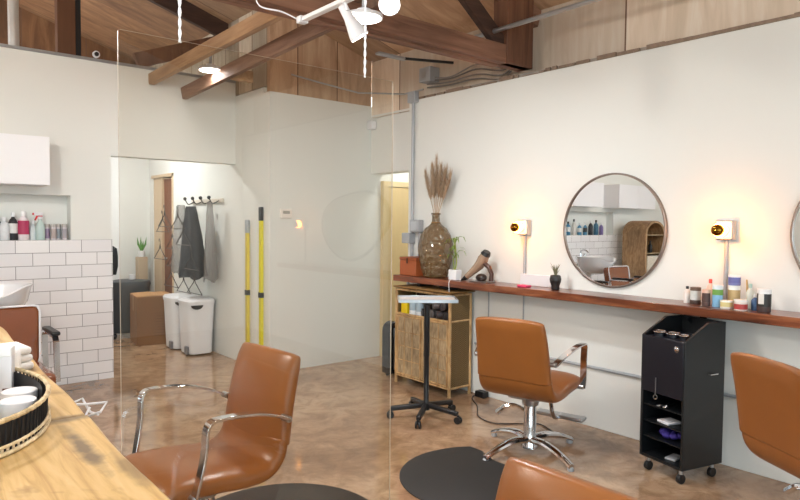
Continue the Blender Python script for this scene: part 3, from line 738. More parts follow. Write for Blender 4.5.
for i, (dx, dy, h, rr) in enumerate([(0, .0, 1.00, .018), (0, .055, .93, .020), (0, -.055, .92, .024), (-.04, .10, .87, .018), (.02, -.10, .90, .024), (-.03, .02, .90, .016), (.03, -.15, .86, .02)]):
    base = Vector((0, 0, .45)); mid = Vector((dx*.25, dy*.25, .58)); tip = Vector((dx, dy, h))
    st = cat_pts([base, mid, mid.lerp(tip, .5), tip], 5); mb = MB(); mb.tube(st, .003, 5)
    for k in range(420):
        u = rnd.uniform(.28, 1); p = mid.lerp(tip, u); w = rr*2.3*sin(pi*min(.97, .12+u*.83))**.7
        a = rnd.uniform(0, 2*pi); L = rnd.uniform(.04, .10)
        q = p+Vector((cos(a)*w, sin(a)*w, L)); s = Vector((-sin(a), cos(a), 0))*.0019
        v = [mb.bm.verts.new(p-s), mb.bm.verts.new(p+s), mb.bm.verts.new(q)]; mb._face(v)
    o = mb.obj('pampas_stem', PAMP); o.location = (3.735, 4.02, LZ)
    tag(o, 'dried beige pampas grass plume standing in the amber glass vase', 'dried grass', 'pampas plumes in the glass vase')
t = thing('bamboo_plant', 'small green bamboo plant in a white pot beside the amber vase', 'potted plant', (3.70, 3.745, LZ))
MB().box(-.035, .035, -.045, .045, 0, .085).obj('pot', CERAM, t, bevel=.006)
GREEN = M('leaf_green', '6f8a3a', .5, var=.35, scale=20); 
mb = MB(); mb.tube(cat_pts([(0, 0, .08), (.0, -.015, .16), (0, .01, .33)], 5), .006, 7); mb.tube(cat_pts([(0, .01, .08), (.0, .02, .17), (0, -.02, .22)], 5), .005, 7)
mb.obj('stalk', M('stalk_green', '8a9a4a', .5), t)
mb = MB(); rnd = random.Random(8)
for k in range(16):
    a = rnd.uniform(0, 2*pi) if k > 7 else rnd.choice([pi/2, -pi/2])+rnd.uniform(-.6, .6); z = rnd.uniform(.17, .33); L = rnd.uniform(.08, .14)
    d = Vector((cos(a), sin(a), 0)); s = Vector((-sin(a), cos(a), 0)); p0 = Vector((0, 0, z))
    P = [p0, p0+d*L*.4+Vector((0, 0, L*.35)), p0+d*L*.8+Vector((0, 0, L*.3)), p0+d*L+Vector((0, 0, -.0))]
    ws = [.002, .006, .005, .0005]; vs = [(mb.bm.verts.new(p-s*w), mb.bm.verts.new(p+s*w+Vector((0, 0, .002)))) for p, w in zip(P, ws)]
    for i in range(3): mb._face([vs[i][0], vs[i][1], vs[i+1][1], vs[i+1][0]])
mb.obj('leaves', GREEN, t)
# hair dryer on its stand
t = thing('hair_dryer', 'bronze and black hair dryer leaning nose down on the ledge', 'hair dryer', (3.74, 3.51, LZ))
BRZ = M('bronze_metal_shell', 'c2a68e', .25, .5, .1)
MB().tube([(-.02, .10, .03), (-.01, .045, .075), (0, .0, .115), (0, -.035, .16), (0, -.055, .19)], [.020, .026, .034, .038, .030], 18).obj('barrel', BRZ, t)
MB().tube([(-.022, .105, .024), (-.03, .145, .0)], [.019, .006], 14).obj('nozzle', BLACK, t)
MB().tube([(0, -.056, .191), (0, -.070, .212)], [.036, .026], 18).obj('rear_cap', BLACK, t)
MB().tube([(0, -.02, .145), (0, -.09, .105), (0, -.115, .06), (0, -.11, .012)], [.018, .016, .015, .017], 12).obj('handle', M('dark_bronze_grip', '4a3128', .3, .3), t)
mb = MB(); mb.ball((0, -.02, .03), .034, 16, 10, 1, 1.3, .85); mb.obj('head_rest', M('dark_diffuser', '2f211b', .3), t)
mb = MB(); mb.box(-.05, .05, -.10, .05, 0, .008); mb.obj('stand_base', CHROME2, t, bevel=.003); t.scale = (1.15, 1.15, 1.15)
t = thing('wall_panel', 'white rectangular panel standing on the ledge below the left wall lamp', 'panel', (3.845, 3.03, LZ))
MB().box(-.012, .012, -.14, .14, 0, .085).obj('panel_body', WHITEP, t, bevel=.004)
o = MB().box(-.03, .03, -.045, .045, 0, .016).obj('pink_sponge', M('pink_plastic', 'd8406a', .5), bevel=.005); o.location = (3.70, 3.02, LZ); tag(o, 'small flat pink clip lying on the ledge near the black planter', 'clip')
t = thing('head_planter', 'small black head shaped planter holding a spiky air plant', 'planter', (3.73, 2.765, LZ))
mb = MB(); mb.lathe([(.026, 0), (.030, .01), (.028, .03), (.038, .055), (.041, .075), (.036, .10), (.030, .104), (.026, .09)], 20); mb.ball((-.036, 0, .065), .011, 10, 6, 1, .7, 1.3)
mb.obj('pot', M('black_clay', '1d1a1b', .45), t)
mb = MB(); rnd = random.Random(2)
for k in range(18):
    a = rnd.uniform(0, 2*pi); r = rnd.uniform(.008, .038); h = rnd.uniform(.05, .105)
    mb.tube([(0, 0, .09), (r*.4*cos(a), r*.4*sin(a), .09+h*.6), (r*cos(a), r*sin(a), .09+h)], [.004, .003, .0006], 5)
mb.obj('air_plant', M('air_plant_green', '6c6a50', .6, var=.3), t)
o = MB().tube(cat_pts([(3.72, 3.65, LZ+.004), (3.68, 3.75, LZ+.004), (3.59, 3.70, .95), (3.572, 3.68, .88), (3.572, 3.68, .87)], 6), .003, 6).obj('charging_cable', WHITEP); tag(o, 'thin white cord trailing over the ledge front by the hair dryer', 'cord')

# ------------------------------------------------------------------ rattan cabinet
t = thing('rattan_cabinet', 'tall rattan cabinet with an open upper shelf and slatted doors under the ledge', 'cabinet', (3.60, 4.035, 0))
d, w, h = .235, .34, .865
for x in (0, d):
    for y in (-w, w): MB().tube([(x, y, 0), (x, y, h-.02)], .014, 10).obj('corner_post', RATTAN, t)
for z in (.07, .62, h-.03):
    for y in (-w, w): MB().tube([(0, y, z), (d, y, z)], .010, 8).obj('rail', RATTAN, t)
    for x in (0, d): MB().tube([(x, -w, z), (x, w, z)], .010, 8).obj('rail', RATTAN, t)
mb = MB()
for k in range(26): 
    x = -.02+k*(d+.045)/25
    mb.tube([(x, -w-.025, h-.006), (x, w+.02, h-.006)], .0065, 6)
mb.obj('woven_top', M('woven_top_brown', '8a6638', .6, var=.3, scale=60), t)
MB().box(.0, d, -w+.01, w-.01, .605, .615).obj('middle_shelf', RATTAN, t)
MB().box(d-.006, d-.001, -w+.01, w-.01, .07, h-.03).obj('back_panel', M('dark_woven_back', '3c2c1c', .8), t)
for s in (-1, 1):
    y0, y1 = (-w+.016, -.006) if s < 0 else (.006, w-.016); dr = None
    mb = MB()
    for y in (y0+.008, y1-.008): mb.tube([(-.004, y, .09), (-.004, y, .60)], .009, 8)
    for z in (.09, .60): mb.tube([(-.004, y0, z), (-.004, y1, z)], .009, 8)
    dr = mb.obj('door', RATTAN, t)
    mb = MB(); n = 30
    for k in range(n):
        y = y0+.02+(y1-y0-.04)*k/(n-1); mb.box(-.006, .002, y-.0042, y+.0042, .10, .592)
    mb.obj('slat_panel', CANE, dr)
    mb = MB()
    for z in (.215, .34, .465): mb.box(-.010, -.0065, y0+.014, y1-.014, z-.004, z+.004)
    for y in (y0+(y1-y0)*.35, y0+(y1-y0)*.68): mb.box(-.010, -.0065, y-.004, y+.004, .10, .592)
    mb.obj('cross_binding', RATTAN, dr)
# herringbone side panels
m, nt, bb = newmat('herringbone_cane')
tc = nt.nodes.new('ShaderNodeTexCoord'); sp = nt.nodes.new('ShaderNodeSeparateXYZ'); nt.links.new(tc.outputs['Object'], sp.inputs[0])
pp = nt.nodes.new('ShaderNodeMath'); pp.operation = 'PINGPONG'; pp.inputs[1].default_value = .06; nt.links.new(sp.outputs[0], pp.inputs[0])
ad = nt.nodes.new('ShaderNodeMath'); ad.operation = 'ADD'; nt.links.new(pp.outputs[0], ad.inputs[0]); nt.links.new(sp.outputs[2], ad.inputs[1])
ml = nt.nodes.new('ShaderNodeMath'); ml.operation = 'MULTIPLY'; ml.inputs[1].default_value = 2*pi/.016; nt.links.new(ad.outputs[0], ml.inputs[0])
sn = nt.nodes.new('ShaderNodeMath'); sn.operation = 'SINE'; nt.links.new(ml.outputs[0], sn.inputs[0])
r = ramp(nt, sn.outputs[0], [(.0, '54401f'), (.6, '93764a')]); nt.links.new(r.outputs[0], bb.inputs['Base Color']); bb.inputs['Roughness'].default_value = .6
bump(nt, sn.outputs[0], bb, .5, .003)
for s in (-1, 1): MB().box(.012, d-.012, s*w-.004, s*w+.004, .08, h-.035).obj('side_panel', m, t)
# things in the open shelf and on top
SZ = .6155
o = MB().box(-.03, .03, -.04, .04, 0, .12).obj('yellow_box', M('yellow_carton', 'e2c417', .5), bevel=.003); o.location = (3.66, 4.31, SZ); tag(o, 'bright yellow carton on the open shelf of the rattan cabinet', 'box')
for i, (y, c, r, hh, nm) in enumerate([(4.215, 'e6e8ea', .036, .17, 'white bottle next to the yellow carton in the rattan cabinet'), (4.13, 'dcdfe2', .034, .16, 'pale bottle second from the yellow carton in the rattan cabinet')]):
    container('jar', 3.66, y, SZ, r, hh, c, 'c9cdd2', '9fb0bc', nm, 'white_bottle', 'bottles on the rattan cabinet shelf')
for i, (y, x, z) in enumerate([(4.045, 3.65, 0), (3.955, 3.66, 0), (3.865, 3.65, 0), (3.785, 3.67, 0), (3.91, 3.655, .076), (3.82, 3.665, .076)]):
    mb = MB(); mb.tube([(0, -.035, .038), (0, .035, .038)], .038, 16); mb.tube([(0, -.038, .038), (0, .038, .038)], .018, 12)
    o = mb.obj('cord_roll', M('dark_roll_%d' % i, ('2a2728', '55504e', '3a3537')[i % 3], .3), bevel=.006); o.location = (x, y, SZ+z)
    o.rotation_euler = (0, 0, radians(90)) if i % 2 else (0, 0, radians(60))
    tag(o, 'dark glossy hair roller bundle on the open shelf of the rattan cabinet', 'roller', 'dark rollers in the rattan cabinet')
mb = MB(); mb.ball((0, 0, .022), .03, 18, 8, 3.6, 1.9, .65)
o = mb.obj('black_hat', M('black_felt', '17161a', .8)); o.location = (3.70, 3.80, h+.003); o.rotation_euler = (0, 0, radians(100)); tag(o, 'black cap lying on top of the rattan cabinet beneath the ledge', 'cap')

# rolling tray stand
t = thing('tray_stand', 'rolling stand with a white tray top and black five-spoke base before the rattan cabinet', 'stand', (3.10, 3.42, 0), radians(-38))
MB().box(-.205, .205, -.13, .13, .862, .872).obj('tray_top', M('tray_metal', 'cfc7c2', .45), t, bevel=.003)
mb = MB(); 
for x in (-.212, .206): mb.box(x, x+.006, -.136, .136, .858, .882)
for y in (-.136, .130): mb.box(-.212, .212, y, y+.006, .858, .882)
mb.obj('tray_rim', CHROME2, t, bevel=.001)
MB().lathe([(.026, .06), (.024, .10), (.019, .11), (.019, .45), (.021, .455), (.021, .83), (.05, .845), (.05, .86)], 20).obj('pole', BLACK, t)
for k in range(5):
    a = radians(90+72*k+20); dd = Vector((cos(a), sin(a), 0))
    L = MB().bar(dd*.015+Vector((0, 0, .095)), dd*.26+Vector((0, 0, .07)), .036, .034).obj('base_leg', BLACK, t, bevel=.008)
    c = dd*.262
    n = Vector((-dd.y, dd.x, 0))
    mb = MB(); mb.cyl(c-n*.019+Vector((0, 0, .026)), c-n*.006+Vector((0, 0, .026)), .026, n=18); mb.cyl(c+n*.006+Vector((0, 0, .026)), c+n*.019+Vector((0, 0, .026)), .026, n=18); mb.cyl(c+Vector((0, 0, .03)), c+Vector((0, 0, .062)), .01, n=10)
    mb.obj('caster', BLACK, L, bevel=.002)

# black case by the recess
t = thing('black_case', 'upright black case with a rounded top between the white wall and rattan cabinet', 'case', (3.74, 4.60, 0))
mb = MB(); pts = [(-.085, .02), (.085, .02)]+[(.085*cos(a), .42+.085*sin(a)) for a in [k*pi/12 for k in range(13)]]
mb.prism(pts, -.06, .06, 'xz').obj('case_body', M('black_case_shell', '15161a', .25), t, bevel=.014)
mb = MB()
for x in (-.03, .03): mb.box(x-.006, x+.006, -.066, -.059, .06, .45)
mb.obj('ridge', CHROME2, t, bevel=.002)
mb = MB()
for x in (-.06, .06): mb.cyl((x-.01, 0, .018), (x+.01, 0, .018), .018, n=14)
mb.obj('wheel', BLACK, t)
# floor cords
P = cat_pts([(3.82, 3.62, .006), (3.72, 3.55, .006), (3.60, 3.38, .006), (3.42, 3.20, .006), (3.38, 3.02, .006), (3.50, 2.90, .006), (3.62, 2.80, .006), (3.55, 2.62, .006)], 8)
tag(MB().tube(P, .005, 7).obj('extension_cord', M('brown_cord', '4a3a30', .5)), 'brown power cord curling over the floor behind the star base', 'cord')
o = MB().box(3.80, 3.862, 3.50, 3.60, 0, .05).obj('power_adapter', BLACK, bevel=.006); tag(o, 'black power adapter on the floor beside the rattan cabinet', 'adapter')

# ------------------------------------------------------------------ thermostat and levels on the box
t = thing('thermostat', 'small white wall thermostat on the jutting white wall', 'thermostat', (3.02, 5.34, 1.50))
MB().box(-.06, .06, -.024, 0, -.045, .045).obj('body', M('thermostat_white', 'e8e0d8', .4), t, bevel=.006)
MB().box(-.036, .036, -.0255, -.0245, -.003, .026).obj('display', M('thermostat_display', '9a9a92', .3), t)
def level(y, z1, matb, endc, label):
    t = thing('spirit_level', label, 'spirit level', (2.86, y, 0), 0, None)
    MB().box(-.030, -.002, -.022, .022, .03, z1-.13).obj('level_body', matb, t, bevel=.002)
    MB().box(-.033, -.001, -.024, .024, z1-.13, z1).obj('end_grip', endc, t, bevel=.005)
    MB().box(-.033, -.001, -.024, .024, 0.001, .03).obj('end_cap', BLACK, t)
    MB().box(-.034, -.001, -.026, .026, .70, .75).obj('vial_window', BLACK, t)
level(5.77, 1.44, YELLOW2, GREYM, 'yellow spirit level leaning on the wall, left of the pair, with a grey tip')
level(5.485, 1.56, YELLOW, BLACK, 'taller yellow spirit level with a black tip, right of the pair')

# ------------------------------------------------------------------ hallway things
def bin_(x, y, label):
    t = thing('step_bin', label, 'waste bin', (x, y, 0), radians(0))
    mb = MB(); rings = []
    for z, a, b in ((.015, .125, .155), (.02, .13, .16), (.54, .15, .185)):
        ring = []
        for k in range(32):
            th = 2*pi*(k+.5)/32; c, s = cos(th), sin(th)
            ring.append(mb.bm.verts.new((a*abs(c)**.45*(1 if c > 0 else -1), b*abs(s)**.45*(1 if s > 0 else -1), z)))
        rings.append(ring)
    mb.skin(rings); mb.obj('bin_body', WHITEP, t)
    mb = MB(); rings = []
    for z, a, b in ((.541, .158, .195), (.575, .160, .197), (.595, .145, .18), (.602, .10, .13)):
        ring = []
        for k in range(32):
            th = 2*pi*(k+.5)/32; c, s = cos(th), sin(th)
            ring.append(mb.bm.verts.new((a*abs(c)**.5*(1 if c > 0 else -1), b*abs(s)**.5*(1 if s > 0 else -1), z)))
        rings.append(ring)
    mb.skin(rings); mb.obj('lid', WHITEP, t)
    MB().prism([(-.13+.065*(1-cos(k*pi/10)), .538-.045*sin(k*pi/10)) for k in range(11)], -.190, -.178, 'xz').obj('handle_recess', BLACK, t)
    MB().box(-.155, -.128, -.12, -.05, .015, .10).obj('pedal', M('pedal_grey', '77777c', .4), t, bevel=.006)
    return t
bin_(2.685, 6.66, 'white lidded step bin nearest the doorway, its lid flush with its neighbour')
bin_(2.665, 7.06, 'white lidded step bin standing behind the nearer bin, next to the cardboard box')
t = thing('cardboard_box', 'large brown cardboard box with printed lines in the hallway', 'box', (2.54, 7.62, 0), radians(-8))
MB().box(-.21, .20, -.24, .24, 0, .555).obj('box_body', CARD, t, bevel=.004)
mb = MB(); mb.bar((-.205, 0, .558), (-.005, 0, .566), .46, .004); mb.bar((.20, 0, .558), (.0, 0, .562), .46, .004)
mb.obj('flap', M('cardboard_flap', 'b08455', .8), t)
mb = MB(); rnd = random.Random(4)
for i in range(9): mb.box(-.02, .10+rnd.uniform(0, .06), -.2415, -.2405, .36-i*.032, .366-i*.032)
mb.obj('printed_text_lines', CARDD, t)
MB().box(-.212, -.2105, -.02, .02, .38, .555).obj('tape', M('tape_tan', 'a9845a', .4), t)
t = thing('grey_tote', 'dark grey wheeled tote standing behind the cardboard box', 'tote', (2.42, 8.16, 0))
MB().lathe([(.20, .06), (.22, .10), (.24, .60), (.25, .64), (.24, .68), (.10, .70)], 24, sx=1.1, sy=.8).obj('tote_body', M('slate_plastic', '3e444a', .5), t)
mb = MB()
for y in (-.12, .12): mb.cyl((-.20, y-.02, .035), (-.20, y+.02, .035), .035, n=14)
mb.obj('wheel', BLACK, t)
o = MB().lathe([(.035, 0), (.038, .01), (.038, .06), (.03, .065)], 16).obj('white_cup', WHITEP); o.location = (2.46, 8.10, .701); tag(o, 'small white tub resting on top of the dark grey tote', 'tub')
o = MB().box(-.03, .03, -.03, .03, 0, .16).obj('white_bottle', WHITEP, bevel=.008); o.location = (2.20, 8.1, 0); tag(o, 'small white bottle on the hallway floor left of the box', 'bottle')
t = thing('garment_bag', 'black garment hanging on a stand at the left side of the hallway', 'garment', (2.06, 7.95, 0))
mb = MB(); mb.tube([(0, 0, .05), (0, 0, 1.12)], .018, 10); mb.bar((-.16, 0, .03), (.16, 0, .03), .04, .04); mb.bar((0, -.16, .03), (0, .16, .03), .04, .04); mb.obj('stand', BLACK, t)
mb = MB(); rings = []
for z, a, b in ((.78, .09, .05), (.88, .11, .06), (1.0, .11, .06), (1.09, .10, .05), (1.12, .06, .03)):
    rings.append([mb.bm.verts.new((.08+a*cos(q*2*pi/20)*(1+.08*sin(3*q)), b*sin(q*2*pi/20), z)) for q in range(20)])
mb.skin(rings); mb.obj('cloth', M('black_cloth', '202225', .8), t)
t = thing('hallway_plant', 'slim green potted plant standing at the back of the hallway', 'potted plant', (2.72, 8.56, .0))
MB().box(-.06, .06, -.06, .06, 0, .95).obj('plant_pedestal', M('beige_pedestal', 'b8a58c', .7), t, bevel=.004)
MB().lathe([(.035, .951), (.045, 1.03)], 14).obj('pot', WHITEP, t)
mb = MB()
for k in range(9):
    a = k*.7; r = .01+.02*(k % 3); z1 = 1.10+.055*(k % 3)
    mb.tube([(0, 0, 1.02), (r*cos(a), r*sin(a), (1.02+z1)/2), (r*1.3*cos(a), r*1.3*sin(a), z1)], [.010, .014, .001], 5)
mb.obj('leaves', M('bright_leaf', '4f8a2c', .5), t)
# hooks with capes and hangers on the corridor wall
o = thing('wall_hook_rail', 'wooden rail of hooks on the hallway wall above the white bins', 'hook rail', (2.86, 6.76, 1.64))
MB().box(-.02, -.001, -.42, .42, -.022, .022).obj('rail', M('hook_rail_paint', 'cfc6b8', .6), o, bevel=.003)
for k in range(4):
    y = -.34+k*.22
    mb = MB(); mb.tube(cat_pts([(-.02, y, .0), (-.09, y, -.03), (-.13, y, .02)], 5), .006, 8); mb.ball((-.132, y, .03), .02, 10, 6); mb.obj('hook', BLACK, o)
def cape(y, w, z0, z1, mat, label, xo=-.09, seed=0):
    mb = MB(); rings = []; rn = random.Random(seed); NZ = 12
    ph = rn.uniform(0, 6)
    for i in range(NZ+1):
        u = i/NZ; z = z1+(z0-z1)*u; ww = w*(.25+.75*min(1, u*1.8)**.7)*(1-.12*max(0, u-.8)*3)
        ring = []
        for k in range(28):
            a = 2*pi*k/28; f = 1+.22*sin(5*a+ph+u*3)+.12*sin(11*a+2*ph+u*9)
            ring.append(mb.bm.verts.new((w*.62*sin(a)*f*(.35+.65*u), ww*cos(a)*(1+.05*sin(7*u+ph)), z+.02*sin(3*a+ph)*u)))
        rings.append(ring)
    mb.skin(rings); o = mb.obj('salon_cape', mat, angle=60); o.location = (2.86+xo, y, 0)
    return tag(o, label, 'cape', 'capes hanging on the hallway hooks')
cape(6.72, .20, .82, 1.58, M('charcoal_cape_fabric', '30343a', .6, var=.2), 'charcoal salon cape hanging in the middle of the hallway hooks', -.20, 1)
VEIL = bpy.data.materials.new('sheer_grey_plastic'); VEIL.use_nodes = True
q = VEIL.node_tree.nodes['Principled BSDF']; q.inputs['Base Color'].default_value = hexc('8e8a88'); q.inputs['Alpha'].default_value = .5; q.inputs['Roughness'].default_value = .25
cape(7.12, .16, .84, 1.60, VEIL, 'sheer grey plastic cape hanging left of the charcoal cape', -.16, 2)
cape(6.42, .10, .80, 1.62, VEIL, 'sheer grey plastic cape hanging right of the charcoal cape', -.12, 3)
for i, (y, z) in enumerate([(7.40, 1.10), (7.30, .90), (6.9, .64), (6.52, .66), (7.46, .98), (6.45, .92), (7.2, 1.30), (7.05, 1.36), (6.58, 1.34), (6.36, 1.18), (6.62, .74)]):
    mb = MB(); x = -.16-.03*i
    mb.tube([(x, -.20, 0), (x, .20, 0), (x, .02, .12), (x, 0, .17), (x, -.02, .12)], .005, 6, closed=True)
    mb.tube(cat_pts([(x, 0, .17), (x, .0, .21), (x, .03, .235), (x, .035, .20)], 4), .003, 6)
    o = mb.obj('wire_hanger', M('dark_wire_%d' % i, '4a4644', .35, .6)); o.location = (2.86, y, z)
    tag(o, 'dark wire coat hanger dangling among the capes above the white bins', 'hanger', 'wire hangers on the hallway wall')

# ------------------------------------------------------------------ shampoo area on the far wall
def upper_cabinet(x0, x1, label):
    t = thing('upper_cabinet', label, 'cabinet', ((x0+x1)/2, 5.9, 1.70), 0, None); w = (x1-x0)/2
    MB().box(-w, w, -.128, .159, 0, .383).obj('cabinet_body', WHITEC, t, bevel=.002)
    n = 3 if x1-x0 > 1.5 else 2
    for k in range(n):
        a = -w+2*w*k/n; d_ = MB().box(a+.002, a+2*w/n-.002, -.150, -.129, 0, .383).obj('door', WHITEC, t, bevel=.0015)
upper_cabinet(-1.25, 1.12, 'white flat-front wall cabinet at the left edge above the bottle niche')
upper_cabinet(-2.85, -1.69, 'white wall cabinet seen only in the round mirror')
NZ_ = 1.2505
rnd = random.Random(9)
def niche(kind, x, r, h, body, cap, band, label, name='niche_bottle', y=6.115, glass=False, bandz=(.25, .8)):
    return container(kind, x, y, NZ_, r, h, body, cap, band, label, name, 'bottles in the tiled wall niche', bandz, glass)
for k, (x, l) in enumerate([(1.10, 'black tray under the bottles in the wall niche, right one'), (.80, 'black tray at the left under the niche bottles')]):
    pass
o = niche('bottle', .80, .034, .20, '2a2a2c', 'e6e6e8', 'c9c4c0', 'dark bottle at the left edge of the tiled niche')
o = niche('bottle', .845, .038, .19, 'd8dce0', 'e6e6e8', None, 'clear white bottle beside the dark one in the niche', y=6.10)
o = niche('bottle', .91, .034, .23, '26262a', 'eceef0', 'dcdcda', 'black bottle with white pump in the niche')
o = niche('bottle', .985, .042, .24, 'e9dfe2', 'eeeef0', 'b0305a', 'white bottle with a wide magenta label in the niche', bandz=(.2, .9))
o = niche('bottle', 1.055, .024, .16, 'c9d4d6', 'e8e8ea', None, 'small pale bottle just left of the red trigger spray')
t = thing('spray_bottle', 'pale spray bottle with a red and white trigger in the niche', 'spray bottle', (1.105, 6.095, NZ_))
MB().lathe([(.033, 0), (.036, .01), (.036, .10), (.028, .14), (.014, .165), (.013, .18)], 20).obj('bottle_body', M('pale_aqua_plastic', 'b8cdca', .25), t)
mb = MB(); mb.cyl((0, 0, .176), (0, 0, .20), .017, n=14); mb.box(-.045, .02, -.012, .012, .205, .232); mb.obj('sprayer_head', WHITEP, t, bevel=.003)
mb = MB(); mb.bar((-.02, 0, .205), (-.038, 0, .165), .012, .012, (0, 1, 0)); mb.box(-.056, -.046, -.009, .009, .21, .228); mb.cyl((0, 0, .198), (0, 0, .206), .02, n=14); mb.obj('trigger', M('red_plastic', 'c81e2c', .4), t)
for k in range(4):
    x = 1.165+.042*k
    o = container('jar', x, 6.10 if k % 2 else 6.135, NZ_, .021, .135, 'cfc8cc', 'b8b2ae', ('9a86a2', 'b9a9a6', '8f98a0', 'a5a0a8')[k], ('leftmost', 'second', 'third', 'rightmost')[k]+' of four narrow glass jars of hair clips in the niche', 'clip_jar', 'clip jars in the niche', (.1, .7))
rnd = random.Random(21)
ORD = 'first second third fourth fifth sixth seventh eighth ninth tenth eleventh twelfth thirteenth fourteenth fifteenth sixteenth seventeenth'.split()
for k in range(17):
    x = .72-k*.155; c = rnd.choice(['222226', 'e2e2e6', '3f6f8a', '4a8a6a', '7a6aa0', '2b2b30', 'd8d4ce', '4a86a8'])
    niche('bottle', x, rnd.uniform(.032, .042), rnd.uniform(.19, .26), c, rnd.choice(['e6e6e8', '1c1c20']), rnd.choice(['dddddd', None, '333338']), {'222226': 'black', 'e2e2e6': 'white', '3f6f8a': 'blue', '4a8a6a': 'green', '7a6aa0': 'purple', '2b2b30': 'black', 'd8d4ce': 'cream', '4a86a8': 'blue'}[c]+' product bottle, '+ORD[k]+' along the niche row left of the jars, seen in the mirror')
# backwash units
def backwash(x, label, first=None):
    t = thing('shampoo_chair', label, 'chair', (x, 5.0, 0), 0, None)
    sc = [(-.0, 0)]
    PIPE = WHITEP
    bk = MB(); pts = [(-.23, .40), (.23, .40), (.25, .46), (.262, .78), (.25, .815), (.22, .822), (-.22, .822), (-.25, .815), (-.262, .78), (-.25, .46)]
    R_ = Matrix.Translation((0, .02, 0)) @ Matrix.Translation((0, 0, .45)) @ Matrix.Rotation(radians(-10), 4, 'X') @ Matrix.Translation((0, 0, -.45))
    bk.prism(pts, -.04, .05, 'xz', R_).obj('backrest', LEATHER2, t, bevel=.02)
    loop = [R_ @ Vector((a, -.045, b)) for a, b in pts]
    MB().tube(loop, .007, 8, closed=True).obj('white_piping', PIPE, t)
    MB().box(-.25, .25, -.55, -.03, .34, .455).obj('seat', LEATHER2, t, bevel=.03)
    for s in (-1, 1):
        xx = s*.285
        P = [(xx, -.02, .36), (xx, .0, .62), (xx, -.03, .652), (xx, -.32, .652), (xx, -.36, .62), (xx, -.38, .36)]
        a = MB().tube(P, 1, flat=(.035, .014, (1, 0, 0))).obj('arm_frame', CHROME, t)
        MB().bar((xx, -.05, .672), (xx, -.36, .672), .055, .028).obj('arm_pad', BLACK, a, bevel=.01)
    mb = MB(); mb.box(-.22, .22, -.45, -.05, 0.0, .05); mb.box(-.10, .10, -.35, -.12, .05, .34); mb.obj('pedestal', M('dark_pedestal', '2a2a2c', .4), t, bevel=.008)
    # wash bowl thing
    b = thing('wash_basin', label.replace('leather shampoo chair', 'ceramic wash basin').replace('brown', 'white'), 'basin', (x, 5.42, 0))
    mb = MB(); n = 36
    prof = [(.10, .70), (.19, .74), (.25, .82), (.275, .925), (.285, .945), (.27, .95), (.245, .93), (.22, .84), (.13, .78), (.02, .775)]
    rings = []
    for r, z in prof:
        ring = []
        for k in range(n):
            a = 2*pi*k/n; f = 1-.28*max(0, -sin(a))**8*(1 if z > .85 else 0)*0
            dz = -.075*max(0, -sin(a))**6 if z > .85 else 0
            ring.append(mb.bm.verts.new((r*cos(a)*f, r*1.0*sin(a), z+dz)))
        rings.append(ring)
    mb.skin(rings); mb.obj('bowl', CERAM, b)
    mb = MB(); mb.box(-.06, .06, .10, .30, 0, .74); mb.obj('bowl_column', WHITEP, b, bevel=.01)
    mb = MB(); mb.tube(cat_pts([(.05, .22, .94), (.05, .22, 1.02), (.05, .15, 1.04), (.05, .09, 1.0)], 5), .011, 10); mb.cyl((-.04, .22, .94), (-.04, .22, .985), .017); mb.obj('faucet', CHROME, b)
backwash(.64, 'brown leather shampoo chair with white piping at the left edge, by the tiled wall')
backwash(-.55, 'brown leather shampoo chair seen only in the round mirror')
# arched rattan bookcase, seen in the mirror
t = thing('arched_bookcase', 'arched rattan bookcase with drawers, seen only in the round mirror', 'bookcase', (-2.25, 5.62, 0), radians(8))
W2 = .25; D2 = .23
def arch(w, zb, zt, n=12): return [(-w, zb), (w, zb)]+[(w*cos(a), zt+w*.85*sin(a)) for a in [k*pi/n for k in range(n+1)]]
shell = MB(); o_ = arch(W2, 0, 1.28); i_ = arch(W2-.04, .05, 1.28)
A = [shell.bm.verts.new((a, -D2, b)) for a, b in o_]; Bq = [shell.bm.verts.new((a, D2, b)) for a, b in o_]
A2 = [shell.bm.verts.new((a, -D2, b)) for a, b in i_]; B2 = [shell.bm.verts.new((a, D2, b)) for a, b in i_]
n = len(o_)
for k in range(n):
    q2 = (k+1) % n
    shell._face([A[k], A[q2], Bq[q2], Bq[k]]); shell._face([A2[k], B2[k], B2[q2], A2[q2]]); shell._face([A[k], A2[k], A2[q2], A[q2]]); shell._face([Bq[k], Bq[q2], B2[q2], B2[k]])
shell.obj('case', Mwood('honey_rattan_shell', '8b6a48', 'a98660', 'c3a27a', 'z', 8, .6, 4), t)
MB().prism(arch(W2-.041, .051, 1.279), D2-.02, D2-.01, 'xz').obj('back_panel', CANE, t)
for z in (.95, 1.25): MB().box(-W2+.042, W2-.042, -D2+.01, D2-.02, z, z+.015).obj('shelf', CANE, t)
for z0, z1 in ((.06, .48), (.50, .92)):
    dd = MB().box(-W2+.045, W2-.045, -D2-.01, -D2+.02, z0, z1).obj('door', M('carved_white_panel', 'cfc6b6', .7, var=.25, scale=30), t, bevel=.004)
    MB().ball((0, -D2-.02, (z0+z1)/2), .014, 10, 6).obj('knob', BRASS, dd)
o = MB().lathe([(.03, 0), (.035, .01), (.035, .12), (.012, .15), (.012, .2)], 16).obj('dark_bottle', BLACK); o.location = (-2.25, 5.5, .966); tag(o, 'black bottle on the shelf of the arched bookcase in the mirror', 'bottle')

